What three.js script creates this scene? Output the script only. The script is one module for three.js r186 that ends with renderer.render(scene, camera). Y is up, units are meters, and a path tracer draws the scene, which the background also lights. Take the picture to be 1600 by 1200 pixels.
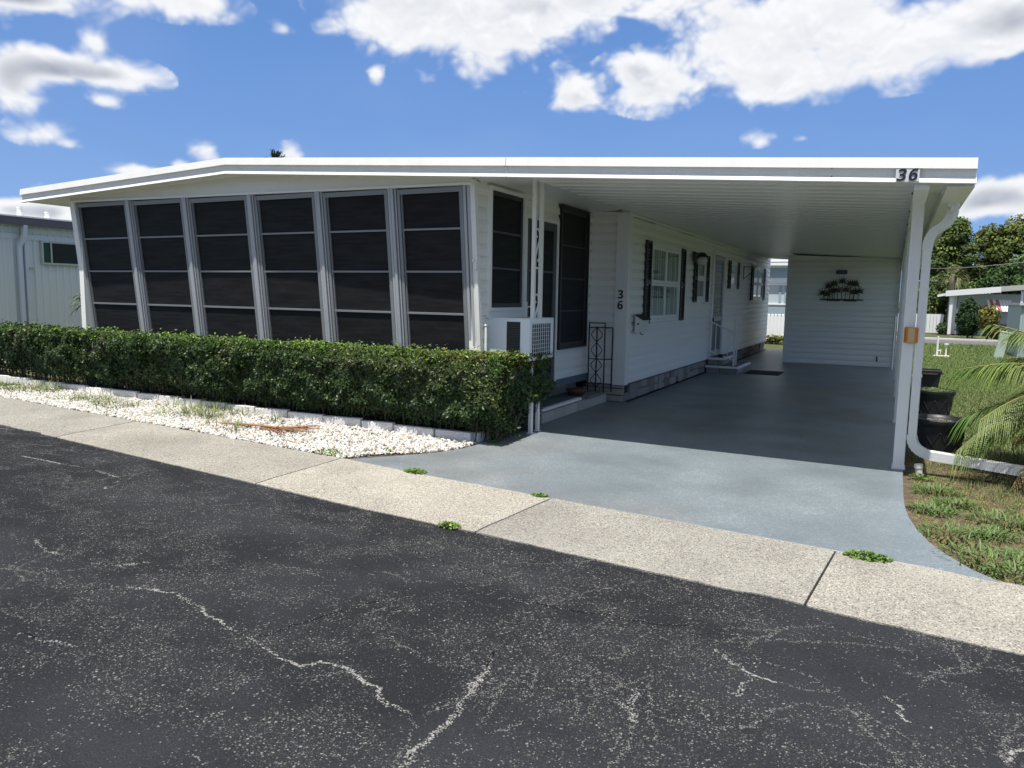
import * as THREE from 'three';
import { mergeGeometries } from 'three/addons/utils/BufferGeometryUtils.js';
import { RoundedBoxGeometry } from 'three/addons/geometries/RoundedBoxGeometry.js';
import { TextGeometry } from 'three/addons/geometries/TextGeometry.js';
import { FontLoader } from 'three/addons/loaders/FontLoader.js';

// ---------- camera, exposure, sun ----------
const scene = new THREE.Scene();
const RAD = Math.PI / 180;
const camera = new THREE.PerspectiveCamera(54.24, 4 / 3, 0.05, 900);
camera.position.set(0, 1.6, 0);
camera.rotation.set(-6.77 * RAD, 26.86 * RAD, 0.97 * RAD, 'YXZ');
const renderer = new THREE.WebGLRenderer({ antialias: true });
renderer.toneMapping = THREE.LinearToneMapping;
renderer.toneMappingExposure = 1.25;
renderer.shadowMap.enabled = true;
const sun = new THREE.DirectionalLight(new THREE.Color(1, 0.965, 0.9), 5);
sun.position.set(0.045 * 40 - 5, 40, 0.36 * 40 - 9);
sun.target.position.set(-5, 0, -9);
sun.castShadow = true;
Object.assign(sun.shadow.camera, { left: -35, right: 25, top: 40, bottom: -50, near: 1, far: 120 });
sun.shadow.mapSize.set(4096, 4096);
scene.add(sun, sun.target);

// ---------- noise ----------
function rng(seed) { let a = seed >>> 0; return () => { a = (a + 0x6d2b79f5) | 0; let t = Math.imul(a ^ (a >>> 15), 1 | a); t = (t + Math.imul(t ^ (t >>> 7), 61 | t)) ^ t; return ((t ^ (t >>> 14)) >>> 0) / 4294967296; }; }
const TAB = new Float32Array(4096), PERM = new Uint16Array(8192);
{ const r = rng(77); for (let i = 0; i < 4096; i++) { TAB[i] = r(); PERM[i] = i; } for (let i = 4095; i > 0; i--) { const j = Math.floor(r() * (i + 1)); const t = PERM[i]; PERM[i] = PERM[j]; PERM[j] = t; } for (let i = 0; i < 4096; i++) PERM[i + 4096] = PERM[i]; }
const h2 = (x, y) => TAB[PERM[PERM[x & 4095] + (y & 4095)]];
const h3 = (x, y, z) => TAB[PERM[PERM[PERM[x & 4095] + (y & 4095)] + (z & 4095)]];
function n2(x, y, px = 0, py = 0) { // value noise, optionally periodic
  const xi = Math.floor(x), yi = Math.floor(y); let u = x - xi, v = y - yi; u = u * u * (3 - 2 * u); v = v * v * (3 - 2 * v);
  const w = (i, p) => p ? ((i % p) + p) % p : i;
  const x0 = w(xi, px), x1 = w(xi + 1, px), y0 = w(yi, py), y1 = w(yi + 1, py);
  const a = h2(x0, y0), b = h2(x1, y0), c = h2(x0, y1), d = h2(x1, y1);
  return a + (b - a) * u + (c - a + (a - b - c + d) * u) * v;
}
function n3(x, y, z) {
  const xi = Math.floor(x), yi = Math.floor(y), zi = Math.floor(z); let u = x - xi, v = y - yi, w = z - zi;
  u = u * u * u * (u * (u * 6 - 15) + 10); v = v * v * v * (v * (v * 6 - 15) + 10); w = w * w * w * (w * (w * 6 - 15) + 10);
  const L = (a, b, t) => a + (b - a) * t;
  return L(L(L(h3(xi, yi, zi), h3(xi + 1, yi, zi), u), L(h3(xi, yi + 1, zi), h3(xi + 1, yi + 1, zi), u), v),
    L(L(h3(xi, yi, zi + 1), h3(xi + 1, yi, zi + 1), u), L(h3(xi, yi + 1, zi + 1), h3(xi + 1, yi + 1, zi + 1), u), v), w);
}
const fbm2 = (x, y, o, p = 0) => { let s = 0, a = 0.5, t = 0; for (let i = 0; i < o; i++) { s += a * n2(x, y, p, p); t += a; a *= 0.5; x *= 2; y *= 2; p *= 2; } return s / t; };
const fbm3 = (x, y, z, o) => { let s = 0, a = 0.5, t = 0; for (let i = 0; i < o; i++) { s += a * n3(x, y, z); t += a; a *= 0.52; x = x * 2.03 + 3.1; y = y * 2.03 + 1.7; z = z * 2.03 + 5.3; } return s / t; };
function worley(x, y, z) { // distance to the nearest of one scattered point per cell
  const xi = Math.floor(x), yi = Math.floor(y), zi = Math.floor(z); let m = 9;
  for (let a = -1; a < 2; a++) for (let b = -1; b < 2; b++) for (let c = -1; c < 2; c++) { const i = xi + a, j = yi + b, k = zi + c, h = PERM[PERM[PERM[i & 4095] + (j & 4095)] + (k & 4095)], dx = i + TAB[h] - x, dy = j + TAB[(h + 1331) & 4095] - y, dz = k + TAB[(h + 2777) & 4095] - z, d = dx * dx + dy * dy + dz * dz; if (d < m) m = d; }
  return Math.sqrt(m);
}
const ss = (a, b, x) => { const t = Math.min(1, Math.max(0, (x - a) / (b - a))); return t * t * (3 - 2 * t); };
const mix = (a, b, t) => a + (b - a) * t;

// ---------- sky: clear blue air with fair-weather cumulus ----------
{
  const W = 4096, Hh = 2048, data = new Float32Array(W * Hh * 4);
  // cumulus: azimuth, elevation, half width, half height (degrees), strength
  const CL = [[-34.7, 20, 5, 1.4, 0.95], [-29.2, 18.9, 5.4, 2.2, 1], [-22.7, 20.4, 7, 1.5, 1], [-30.1, 15.8, 2.8, 1.2, 0.8], [-36.5, 18, 3.2, 1.4, 0.8], [-22.6, 14.2, 1.6, 1.2, 1.15], [-17, 14.7, 2.4, 1.5, 1.15], [-18.4, 16, 1.6, 0.9, 0.9],
    [-10.6, 17.9, 3.6, 2.2, 0.9], [-5.1, 17.8, 5.4, 2.4, 0.95], [1.8, 16.8, 4.2, 2, 0.95], [5.5, 16.8, 2.9, 1.7, 1], [-9, 14.7, 2.9, 1.4, 0.9], [-3.7, 14.8, 5.7, 1.2, 0.9], [-58.8, 17.2, 2.4, 0.8, 0.85], [-49.9, 18.4, 3, 0.9, 0.9],
    [-59, 13.6, 2.4, 1.1, 0.9], [-56.3, 13.5, 2.2, 0.9, 0.9], [-53.6, 13.6, 2.1, 0.8, 0.9], [-59.3, 11.6, 1.7, 0.9, 0.7], [-60.2, 12.5, 1.3, 1, 0.8], [-58.3, 9.5, 1.6, 0.7, 0.8], [-56.7, 9, 0.9, 0.4, 0.7], [-55.3, 15.3, 0.8, 0.5, 0.7],
    [-54.9, 11.9, 0.9, 0.4, 0.75], [-53, 7.8, 1.8, 0.4, 0.85], [-48.6, 9.2, 1.1, 0.9, 1.05], [-43.1, 9.3, 1, 0.8, 1.05], [-50.3, 8.4, 0.7, 0.3, 0.9], [-59.1, 4.7, 1.7, 0.6, 1], [-57.9, 5, 1.6, 1, 1.1], [-60.5, 4.8, 1, 0.6, 1],
    [4.3, 6.6, 1.2, 0.9, 1], [5.6, 6.9, 2, 1, 0.9], [6.7, 6.1, 1.9, 1.2, 1], [3.3, 5.8, 1.1, 0.8, 0.9], [-9.5, 11.1, 0.9, 0.5, 0.7], [-6.5, 11, 0.5, 0.2, 0.6], [-26.5, 14.5, 0.7, 0.3, 0.6], [-37.2, 15.2, 0.5, 0.7, 0.55], [-43.6, 17.6, 0.8, 0.4, 0.55], [-30, 25.5, 7, 2.2, 0.9], [-6, 24.5, 8, 2, 0.9]];
  const r = rng(5);
  for (let i = 0; i < 110; i++) { // the same kind of sky all round
    const a = r() * 360 - 180, e = 3 + Math.pow(r(), 1.3) * 70, s = 0.4 + r() * 0.9;
    if (a > -66 && a < 13 && e < 27) continue;
    const k = s * (2 + e * 0.13), ca = Math.cos(e * RAD);
    for (let j = 0; j < 4; j++) CL.push([a + (r() - 0.5) * 2.4 * k / ca, e + (r() - 0.5) * 0.8 * k, k * (0.8 + r() * 0.8) / ca, k * (0.35 + r() * 0.35), 0.8 + r() * 0.3]);
  }
  const cols = new Array(360).fill(0).map(() => []);
  for (const c of CL) for (let d = 0; d < 360; d++) { let q = Math.abs(((d + 0.5 - 180 - c[0] + 540) % 360) - 180); if (q < c[2] * 2.6 + 1.5) cols[d].push(c); }
  for (let y = Hh / 2; y < Hh; y++) {
    const el = ((y + 0.5) / Hh - 0.5) * Math.PI, eld = el / RAD, ce = Math.cos(el), dy = Math.sin(el);
    const t = Math.pow(1 - ss(0, 1, eld / 62), 1.0), hz = Math.exp(-eld / 9);
    const br = mix(0.045, 0.14, t) + 0.2 * hz, bg = mix(0.12, 0.315, t) + 0.22 * hz, bb = mix(0.36, 0.73, t) + 0.14 * hz;
    for (let x = 0; x < W; x++) {
      const ph = ((x + 0.5) / W - 0.5) * 2 * Math.PI, dx = Math.cos(ph) * ce, dz = Math.sin(ph) * ce;
      const az = Math.atan2(dx, -dz) / RAD;
      let S = 0, B = 0;
      for (const c of cols[Math.min(359, Math.floor(az + 180))]) {
        let q = az - c[0]; if (q > 180) q -= 360; else if (q < -180) q += 360;
        q /= c[2]; const e = (eld - c[1]) / c[3], d2 = q * q + e * e * (e < 0 ? 1.35 : 1);
        if (d2 < 6) { const g = c[4] * Math.exp(-d2 * 0.9); S += g; B += g * Math.min(1, Math.max(0, 0.5 - e * 0.6)); }
      }
      let R = br, G = bg, Bl = bb;
      const veil = 0.05 * ss(0.45, 0.8, fbm3(dx * 3, dy * 7, dz * 3, 3));
      R = mix(R, 0.8, veil); G = mix(G, 0.84, veil); Bl = mix(Bl, 0.9, veil);
      if (S > 0.1) {
        B /= S; const Sc = Math.min(S, 1.15);
        const wx = (fbm3(dx * 14 + 9, dy * 20, dz * 14, 3) - 0.5) * 0.03, wy = (fbm3(dx * 14, dy * 20 + 7, dz * 14 + 3, 3) - 0.5) * 0.03;
        const px = dx + wx, py = dy + wy, pz = dz - wx;
        const field = (q, o) => { const puff = 0.5 * (1 - worley(px * 22, (py + q) * 32, pz * 22)) + 0.32 * (1 - worley(px * 52 + 3, (py + q) * 74, pz * 52)) + 0.18 * (1 - worley(px * 120 + 3, (py + q) * 160, pz * 120)); return (fbm3(px * 13, (py + q) * 19, pz * 13, o) - 0.5) * 1.45 + (puff - 0.47) * 1.0; };
        const f = field(0, 7), c = Sc + f, soft = 0.16 + 0.4 * fbm3(dx * 9 + 4, dy * 12, dz * 9, 2);
        const al = 0.98 * ss(0.6 - soft, 0.62 + soft * 0.8, c);
        if (al > 0.003) {
          const thick = ss(0.55, 1.45, c), d = (field(0.006, 6) - f) * 0.8 + (field(0.02, 4) - f) * 0.5;
          const low = fbm3(dx * 6 + 31, dy * 10 + 5, dz * 6, 3), gray = Math.min(1, Math.max(0, ss(1.12, 1.95, S + (low - 0.5) * 1.2) * (0.42 + 0.58 * B) * (0.5 + 0.85 * ss(0.25, 0.7, low)) * (0.55 + 0.45 * thick) + 0.22 * B * thick + d * 0.4 * (0.3 + thick) + 0.04));
          const cr = mix(0.97, 0.36, gray), cg = mix(0.98, 0.4, gray), cb = mix(1.0, 0.49, gray);
          R = mix(R, cr, al); G = mix(G, cg, al); Bl = mix(Bl, cb, al);
        }
      }
      const o = (y * W + x) * 4; data[o] = R * 0.8; data[o + 1] = G * 0.8; data[o + 2] = Bl * 0.8; data[o + 3] = 1;
    }
  }
  for (let i = 0; i < W * Hh * 2; i += 4) { data[i] = 0.2; data[i + 1] = 0.2; data[i + 2] = 0.18; data[i + 3] = 1; }
  const sky = new THREE.DataTexture(data, W, Hh, THREE.RGBAFormat, THREE.FloatType);
  sky.mapping = THREE.EquirectangularReflectionMapping; sky.magFilter = THREE.LinearFilter; sky.needsUpdate = true;
  scene.background = sky; scene.environment = sky;
}

// ---------- builders ----------
const V = (x, y, z) => new THREE.Vector3(x, y, z);
const lin = (r, g, b) => new THREE.Color().setRGB(r, g, b);
const M = (r, g, b, rough = 0.7, extra = {}) => new THREE.MeshStandardMaterial({ color: lin(r, g, b), roughness: rough, ...extra });
const MP = (r, g, b, rough, extra) => new THREE.MeshPhysicalMaterial({ color: lin(r, g, b), roughness: rough, ...extra });
const used = new Map();
function numbered(name) { const n = used.get(name) ?? 0; used.set(name, n + 1); return n ? name + '_' + String(n).padStart(3, '0') : name; }
function shade(o) { o.traverse((m) => { if (m.isMesh) { m.castShadow = true; m.receiveShadow = true; } }); return o; }
function place(o, parent) { if (!parent) { o.name = numbered(o.name); scene.add(o); } else parent.add(o); return o; }
function mesh(name, geo, mat, parent) {
  const g = Array.isArray(geo) ? mergeGeometries(geo.map((q) => { const k = q.index ? q.toNonIndexed() : q; for (const a of Object.keys(k.attributes)) if (!['position', 'normal', 'uv'].includes(a)) k.deleteAttribute(a); return k; })) : geo;
  const m = new THREE.Mesh(g, mat); m.name = name; m.castShadow = m.receiveShadow = true; return place(m, parent);
}
function group(name, pos = [0, 0, 0], parent) { const g = new THREE.Group(); g.name = name; g.position.set(...pos); return place(g, parent); }
function tag(o, label, category, grp) { o.userData.label = label; o.userData.category = category; if (grp) o.userData.group = grp; return o; }
function setting(o, kind = 'structure') { o.userData.kind = kind; return o; }
const box = (w, h, d, x = 0, y = 0, z = 0) => new THREE.BoxGeometry(w, h, d).translate(x, y, z);
const boxb = (x0, x1, y0, y1, z0, z1) => box(Math.abs(x1 - x0), Math.abs(y1 - y0), Math.abs(z1 - z0), (x0 + x1) / 2, (y0 + y1) / 2, (z0 + z1) / 2);
const rbox = (w, h, d, x = 0, y = 0, z = 0, r = 0.006) => new RoundedBoxGeometry(w, h, d, 2, Math.min(r, w / 2.1, h / 2.1, d / 2.1)).translate(x, y, z);
function bar(a, b, w, d = w) { // square bar from a to b
  const dir = b.clone().sub(a), L = dir.length(), g = new THREE.BoxGeometry(w, L, d);
  g.applyQuaternion(new THREE.Quaternion().setFromUnitVectors(V(0, 1, 0), dir.normalize())); const c = a.clone().add(b).multiplyScalar(0.5); return g.translate(c.x, c.y, c.z);
}
function rod(a, b, r, r2 = r, n = 8) {
  const dir = b.clone().sub(a), L = dir.length(), g = new THREE.CylinderGeometry(r2, r, L, n);
  g.applyQuaternion(new THREE.Quaternion().setFromUnitVectors(V(0, 1, 0), dir.normalize())); const c = a.clone().add(b).multiplyScalar(0.5); return g.translate(c.x, c.y, c.z);
}
const tube = (pts, r, seg = 40, n = 6) => new THREE.TubeGeometry(new THREE.CatmullRomCurve3(pts), seg, r, n);
function sweep(path, section) { // section [[z,y]...] closed, carried along points path [x,y,z], faces flat
  const pos = [], nrm = [], uv = []; const n = section.length;
  const push = (p, nn, u, v) => { pos.push(p.x, p.y, p.z); nrm.push(nn.x, nn.y, nn.z); uv.push(u, v); };
  const at = (i, j) => V(path[i][0], path[i][1] + section[j][1], path[i][2] + section[j][0]);
  for (let i = 0; i + 1 < path.length; i++) for (let j = 0; j < n; j++) {
    const a = at(i, j), b = at(i + 1, j), c = at(i + 1, (j + 1) % n), d = at(i, (j + 1) % n);
    const nn = c.clone().sub(a).cross(b.clone().sub(a)).normalize();
    const u0 = path[i][0], u1 = path[i + 1][0];
    for (const [p, u, v] of [[a, u0, 0], [c, u1, 0.1], [b, u1, 0], [a, u0, 0], [d, u0, 0.1], [c, u1, 0.1]]) push(p, nn, u, v);
  }
  for (const i of [0, path.length - 1]) { const tri = THREE.ShapeUtils.triangulateShape(section.map((s) => new THREE.Vector2(s[0], s[1])), []); for (const t of tri) for (const j of (i ? t : [t[0], t[2], t[1]])) push(at(i, j), V(i ? 1 : -1, 0, 0), section[j][0], section[j][1]); }
  const g = new THREE.BufferGeometry(); g.setAttribute('position', new THREE.Float32BufferAttribute(pos, 3)); g.setAttribute('normal', new THREE.Float32BufferAttribute(nrm, 3)); g.setAttribute('uv', new THREE.Float32BufferAttribute(uv, 2)); return g;
}
function tex(w, h, fn, { srgb = false, rep = [1, 1], off = [0, 0], wrap = THREE.RepeatWrapping } = {}) {
  const d = new Uint8Array(w * h * 4); const c = [0, 0, 0];
  const enc = (v) => Math.round(255 * (srgb ? (v <= 0.0031308 ? 12.92 * v : 1.055 * Math.pow(Math.min(1, v), 1 / 2.4) - 0.055) : Math.min(1, Math.max(0, v))));
  for (let y = 0, o = 0; y < h; y++) for (let x = 0; x < w; x++, o += 4) { fn(x, y, c); d[o] = enc(Math.max(0, c[0])); d[o + 1] = enc(Math.max(0, c[1])); d[o + 2] = enc(Math.max(0, c[2])); d[o + 3] = 255; }
  const t = new THREE.DataTexture(d, w, h); t.wrapS = t.wrapT = wrap; t.magFilter = THREE.LinearFilter; t.minFilter = THREE.LinearMipmapLinearFilter; t.generateMipmaps = true;
  if (srgb) t.colorSpace = THREE.SRGBColorSpace; t.repeat.set(...rep); t.offset.set(...off); t.needsUpdate = true; return t;
}
const gy = (x) => Math.min(0.16, Math.max(0, 0.015 * (-3.6 - x)));   // the ground rises a little to the left
const inside = (poly, x, z) => { let c = false; for (let i = 0, j = poly.length - 1; i < poly.length; j = i++) { const [a, b] = poly[i], [d, e] = poly[j]; if ((b > z) !== (e > z) && x < (d - a) * (z - b) / (e - b) + a) c = !c; } return c; };
const poly = (pts, x) => { for (let i = 0; i + 1 < pts.length; i++) if (x <= pts[i + 1][0] || i + 2 === pts.length) return mix(pts[i][1], pts[i + 1][1], (x - pts[i][0]) / (pts[i + 1][0] - pts[i][0])); };
const GF = [[-40, -6.9], [-8.8, -4.77], [-2.453, -4.303], [0.635, -4.002], [30, -1.2]], GB = [[-40, -7.4], [-10.78, -5.866], [-4.59, -5.565], [0.67, -5.015], [30, -2.1]];
const gf = (x) => poly(GF, x), gb = (x) => poly(GB, x);
const zb = (x) => -6.97 - 0.027 * (x + 3.95);   // line of the hedge edging
// ---------- leaves ----------
const LEAF = new THREE.MeshPhysicalMaterial({ vertexColors: true, roughness: 0.4, specularIntensity: 0.55, color: 0xffffff });
const LEAFM = new THREE.MeshPhysicalMaterial({ vertexColors: true, roughness: 0.7, specularIntensity: 0.4, color: 0xffffff });
// many small folded leaves; fn(random) gives [position, outward direction, colour?]
function leafCloud(n, fn, len, wid, seed, col, vary = 0.45) {
  const r = rng(seed), pos = new Float32Array(n * 18), nrm = new Float32Array(n * 18), cl = new Float32Array(n * 18); const A = V(0, 0, 0), B = V(0, 0, 0), N = V(0, 0, 0), D = V(0, 0, 0);
  for (let i = 0; i < n; i++) {
    const [p, out, c] = fn(r); N.copy(out).normalize(); N.x += (r() - 0.5) * 1.3; N.y += (r() - 0.5) * 1.1; N.z += (r() - 0.5) * 1.3; N.normalize();
    D.set(r() - 0.5, r() - 0.5, r() - 0.5); D.addScaledVector(N, -D.dot(N)).normalize(); B.crossVectors(N, D);
    const L = len * (0.65 + 0.7 * r()), W = wid * (0.65 + 0.7 * r()), f = 0.25 * W;
    const a = p, t = V(p.x + D.x * L, p.y + D.y * L, p.z + D.z * L), m = V(p.x + D.x * L * 0.5, p.y + D.y * L * 0.5, p.z + D.z * L * 0.5);
    const l = V(m.x + B.x * W + N.x * f, m.y + B.y * W + N.y * f, m.z + B.z * W + N.z * f), q = V(m.x - B.x * W + N.x * f, m.y - B.y * W + N.y * f, m.z - B.z * W + N.z * f);
    const k = 1 - vary + 2 * vary * r(), cc = c ?? col, y = r() < 0.08 ? 1.7 : 1; const C = [cc[0] * k * (0.8 + 0.4 * r()) * y, cc[1] * k * y, cc[2] * k * (0.7 + 0.6 * r())];
    let o = i * 18; for (const tri of [[a, l, t], [a, t, q]]) { A.subVectors(tri[1], tri[0]).cross(D.clone().subVectors(tri[2], tri[0])).normalize(); D.subVectors(t, a).normalize(); for (const v of tri) { pos[o] = v.x; pos[o + 1] = v.y; pos[o + 2] = v.z; nrm[o] = A.x; nrm[o + 1] = A.y; nrm[o + 2] = A.z; cl[o] = C[0]; cl[o + 1] = C[1]; cl[o + 2] = C[2]; o += 3; } }
  }
  const g = new THREE.BufferGeometry(); g.setAttribute('position', new THREE.BufferAttribute(pos, 3)); g.setAttribute('normal', new THREE.BufferAttribute(nrm, 3)); g.setAttribute('color', new THREE.BufferAttribute(cl, 3)); g.setAttribute('uv', new THREE.BufferAttribute(new Float32Array(n * 12), 2)); return g;
}
// narrow curved blades: list of [base, direction, length, width, droop, colour]
function blades(list, seg = 3) {
  const pos = [], cl = [], idx = [];
  for (const [b, d, L, W, droop, c] of list) {
    const s = V(d.z, 0, -d.x); if (s.lengthSq() < 1e-6) s.set(1, 0, 0); s.normalize(); const s0 = pos.length / 3;
    for (let i = 0; i <= seg; i++) { const t = i / seg, p = b.clone().addScaledVector(d, L * t); p.y -= droop * L * t * t; const w = W * (i === seg ? 0.05 : 1 - 0.35 * t); pos.push(p.x - s.x * w, p.y, p.z - s.z * w, p.x + s.x * w, p.y, p.z + s.z * w); const k = 0.8 + 0.35 * t; for (let q = 0; q < 2; q++) cl.push(c[0] * k, c[1] * k, c[2] * k); if (i < seg) { const a = s0 + i * 2; idx.push(a, a + 1, a + 2, a + 1, a + 3, a + 2); } }
  }
  const g = new THREE.BufferGeometry(); g.setAttribute('position', new THREE.Float32BufferAttribute(pos, 3)); g.setAttribute('color', new THREE.Float32BufferAttribute(cl, 3)); g.setAttribute('uv', new THREE.Float32BufferAttribute(new Float32Array(pos.length / 3 * 2), 2)); g.setIndex(idx); g.computeVertexNormals(); return g;
}
const vnoise = (p, f) => n3(p.x * f + 50, p.y * f + 50, p.z * f + 50);
// ---------- ground ----------
function sheet(x0, x1, z0, z1, nx, nz, y, edge0, edge1) { // a sheet between two depth lines, following the ground
  const pos = [], uv = [], idx = [];
  for (let i = 0; i <= nx; i++) { const x = mix(x0, x1, i / nx), a = edge0 ? edge0(x) : z0, b = edge1 ? edge1(x) : z1; for (let j = 0; j <= nz; j++) { const z = mix(a, b, j / nz); pos.push(x, y + gy(x), z); uv.push(x, z); } }
  for (let i = 0; i < nx; i++) for (let j = 0; j < nz; j++) { const a = i * (nz + 1) + j, b = a + nz + 1; idx.push(a, b, a + 1, b, b + 1, a + 1); }
  const g = new THREE.BufferGeometry(); g.setAttribute('position', new THREE.Float32BufferAttribute(pos, 3)); g.setAttribute('uv', new THREE.Float32BufferAttribute(uv, 2)); g.setIndex(idx); g.computeVertexNormals();
  if (g.attributes.normal.getY(0) < 0) { for (let i = 0; i < idx.length; i += 3) { const t = idx[i]; idx[i] = idx[i + 1]; idx[i + 1] = t; } g.setIndex(idx); g.computeVertexNormals(); }
  return g;
}
// the lawn: one sheet to the horizon
const dirtMask = (x, z) => { // bare sandy patches beside the driveway
  const d = ss(2.4, 0.3, x) * ss(-9.6, -8, z) * ss(-3.5, -4.5, z); return Math.max(0.15, d * (0.35 + 0.9 * fbm2(x * 2.3 + 7, z * 2.3, 4)));
};
{
  const t = tex(1024, 1024, (x, y, c) => {
    const u = x / 1024, v = y / 1024, a = fbm2(u * 40, v * 40, 4, 40), b = n2(u * 340, v * 340, 340, 340), d = fbm2(u * 8 + 3, v * 8, 3, 8);
    const k = 0.55 + 0.5 * a + 0.45 * (b - 0.5), s = ss(0.5, 0.72, d) * 0.6;
    c[0] = mix(0.075, 0.16, s) * k; c[1] = mix(0.095, 0.13, s) * k; c[2] = mix(0.03, 0.07, s) * k;
  }, { srgb: true, rep: [1 / 3, 1 / 3] });
  const far = sheet(-300, 300, -400, 60, 500, 40, -0.05); 
  const lawn = mesh('lawn', far, M(1, 1, 1, 0.95, { map: t, bumpMap: t, bumpScale: 0.02 })); setting(lawn);
  const soilTex = tex(1024, 1024, (x, y, c) => {
    const u = x / 1024, v = y / 1024, a = fbm2(u * 30, v * 30, 5, 30), b = n2(u * 300, v * 300, 300, 300), str = n2(u * 40 + 5 * a, v * 260, 0, 260);
    const k = 0.5 + 0.7 * a + 0.5 * (b - 0.5), s = ss(0.62, 0.9, str) * 0.7;
    c[0] = mix(0.11, 0.3, s) * k; c[1] = mix(0.08, 0.22, s) * k; c[2] = mix(0.05, 0.125, s) * k;
  }, { srgb: true, rep: [1 / 1.6, 1 / 1.6] });
  // bare thatch and sand beside the driveway
  const shp = new THREE.Shape([[0.1, -4.6], [3.2, -4.3], [3.2, -6.6], [2.2, -7.9], [1.1, -8.6], [0.12, -9.2]].map(([x, z]) => new THREE.Vector2(x, -z)));
  setting(mesh('bare_soil', new THREE.ShapeGeometry(shp).rotateX(-Math.PI / 2).translate(0, -0.03, 0), M(1, 1, 1, 1, { map: soilTex, bumpMap: soilTex, bumpScale: 0.015 })));
  const bed = sheet(-14.2, -3.95, 0, 0, 40, 2, -0.02, (x) => -7.5, (x) => gb(x) - 0.02);
  setting(mesh('planting_bed', bed, M(1, 1, 1, 1, { map: soilTex })));
}
// asphalt road
const CRACKS = [[[-3.8, -2.39], [-3.69, -2.52], [-3.6, -2.57], [-3.34, -2.62], [-3.18, -2.59], [-2.97, -2.53], [-2.8, -2.48], [-2.55, -2.42], [-2.39, -2.37], [-2.27, -2.35]], [[-2.27, -2.35], [-2.19, -2.34], [-2.14, -2.41], [-2.01, -2.43], [-1.87, -2.38], [-1.79, -2.35], [-1.71, -2.28], [-1.59, -2.27]],
  [[-1.38, -1.96], [-1.42, -2.07], [-1.41, -2.18], [-1.4, -2.35], [-1.44, -2.44], [-1.45, -2.61], [-1.52, -2.86]], [[-4.76, -2.75], [-4.49, -2.66], [-4.38, -2.69]], [[-4.11, -2.69], [-3.92, -2.74], [-3.86, -2.86]], [[-0.63, -3.39], [-0.55, -3.29], [-0.45, -3.23], [-0.34, -3.2]], [[-0.44, -3.19], [-0.48, -3.02]],
  [[-0.85, -2.87], [-0.84, -2.74], [-0.79, -2.62]], [[0.08, -3.3], [0.13, -3.24], [0.11, -3.18], [0.15, -3.15]], [[0.46, -3.02], [0.53, -3.16]], [[-7.13, -4.04], [-6.56, -4.05], [-6.28, -4.07], [-5.74, -4.02]], [[-5.62, -3.94], [-5.51, -3.72]], [[-3.57, -1.96], [-3.39, -1.97], [-3.23, -1.99]]];
const DARK = [[[-2.56, -2.45], [-2.52, -2.57], [-2.47, -2.7], [-2.41, -2.86], [-2.33, -3.07]], [[-2.64, -3.82], [-2.31, -3.74], [-1.83, -3.66]], [[-1.72, -3.44], [-1.56, -3.45], [-1.39, -3.45], [-1.2, -3.49], [-0.97, -3.51], [-0.83, -3.57]]];
const HAIR = (() => { const r = rng(2024), out = []; const go = (x, z, a, n, d) => { const pts = [[x, z]]; for (let i = 0; i < n; i++) { a += (r() - 0.5) * 0.9; x += Math.cos(a) * 0.075; z += Math.sin(a) * 0.075; pts.push([x, z]); if (d < 2 && r() < 0.1) go(x, z, a + (r() < 0.5 ? 1 : -1) * (0.6 + r() * 0.6), 3 + r() * 7, d + 1); } out.push(pts); }; for (let i = 0; i < 58; i++) go(-9.6 + r() * 10.6, -4.7 + r() * 3, r() < 0.6 ? -0.3 + r() * 0.6 + (r() < 0.5 ? Math.PI : 0) : r() * 6.28, 5 + r() * 16, 0); go(-3.86, -2.4, 2.9, 16, 0); go(-1.59, -2.27, 0.25, 9, 0); go(-1.52, -2.86, -1.9, 10, 0); go(-0.34, -3.2, 0.3, 12, 0); go(-2.33, -3.07, -1.2, 7, 0); go(-0.79, -2.62, 1.4, 5, 0); go(0.15, -3.15, 0.6, 6, 0); return out; })();
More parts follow.
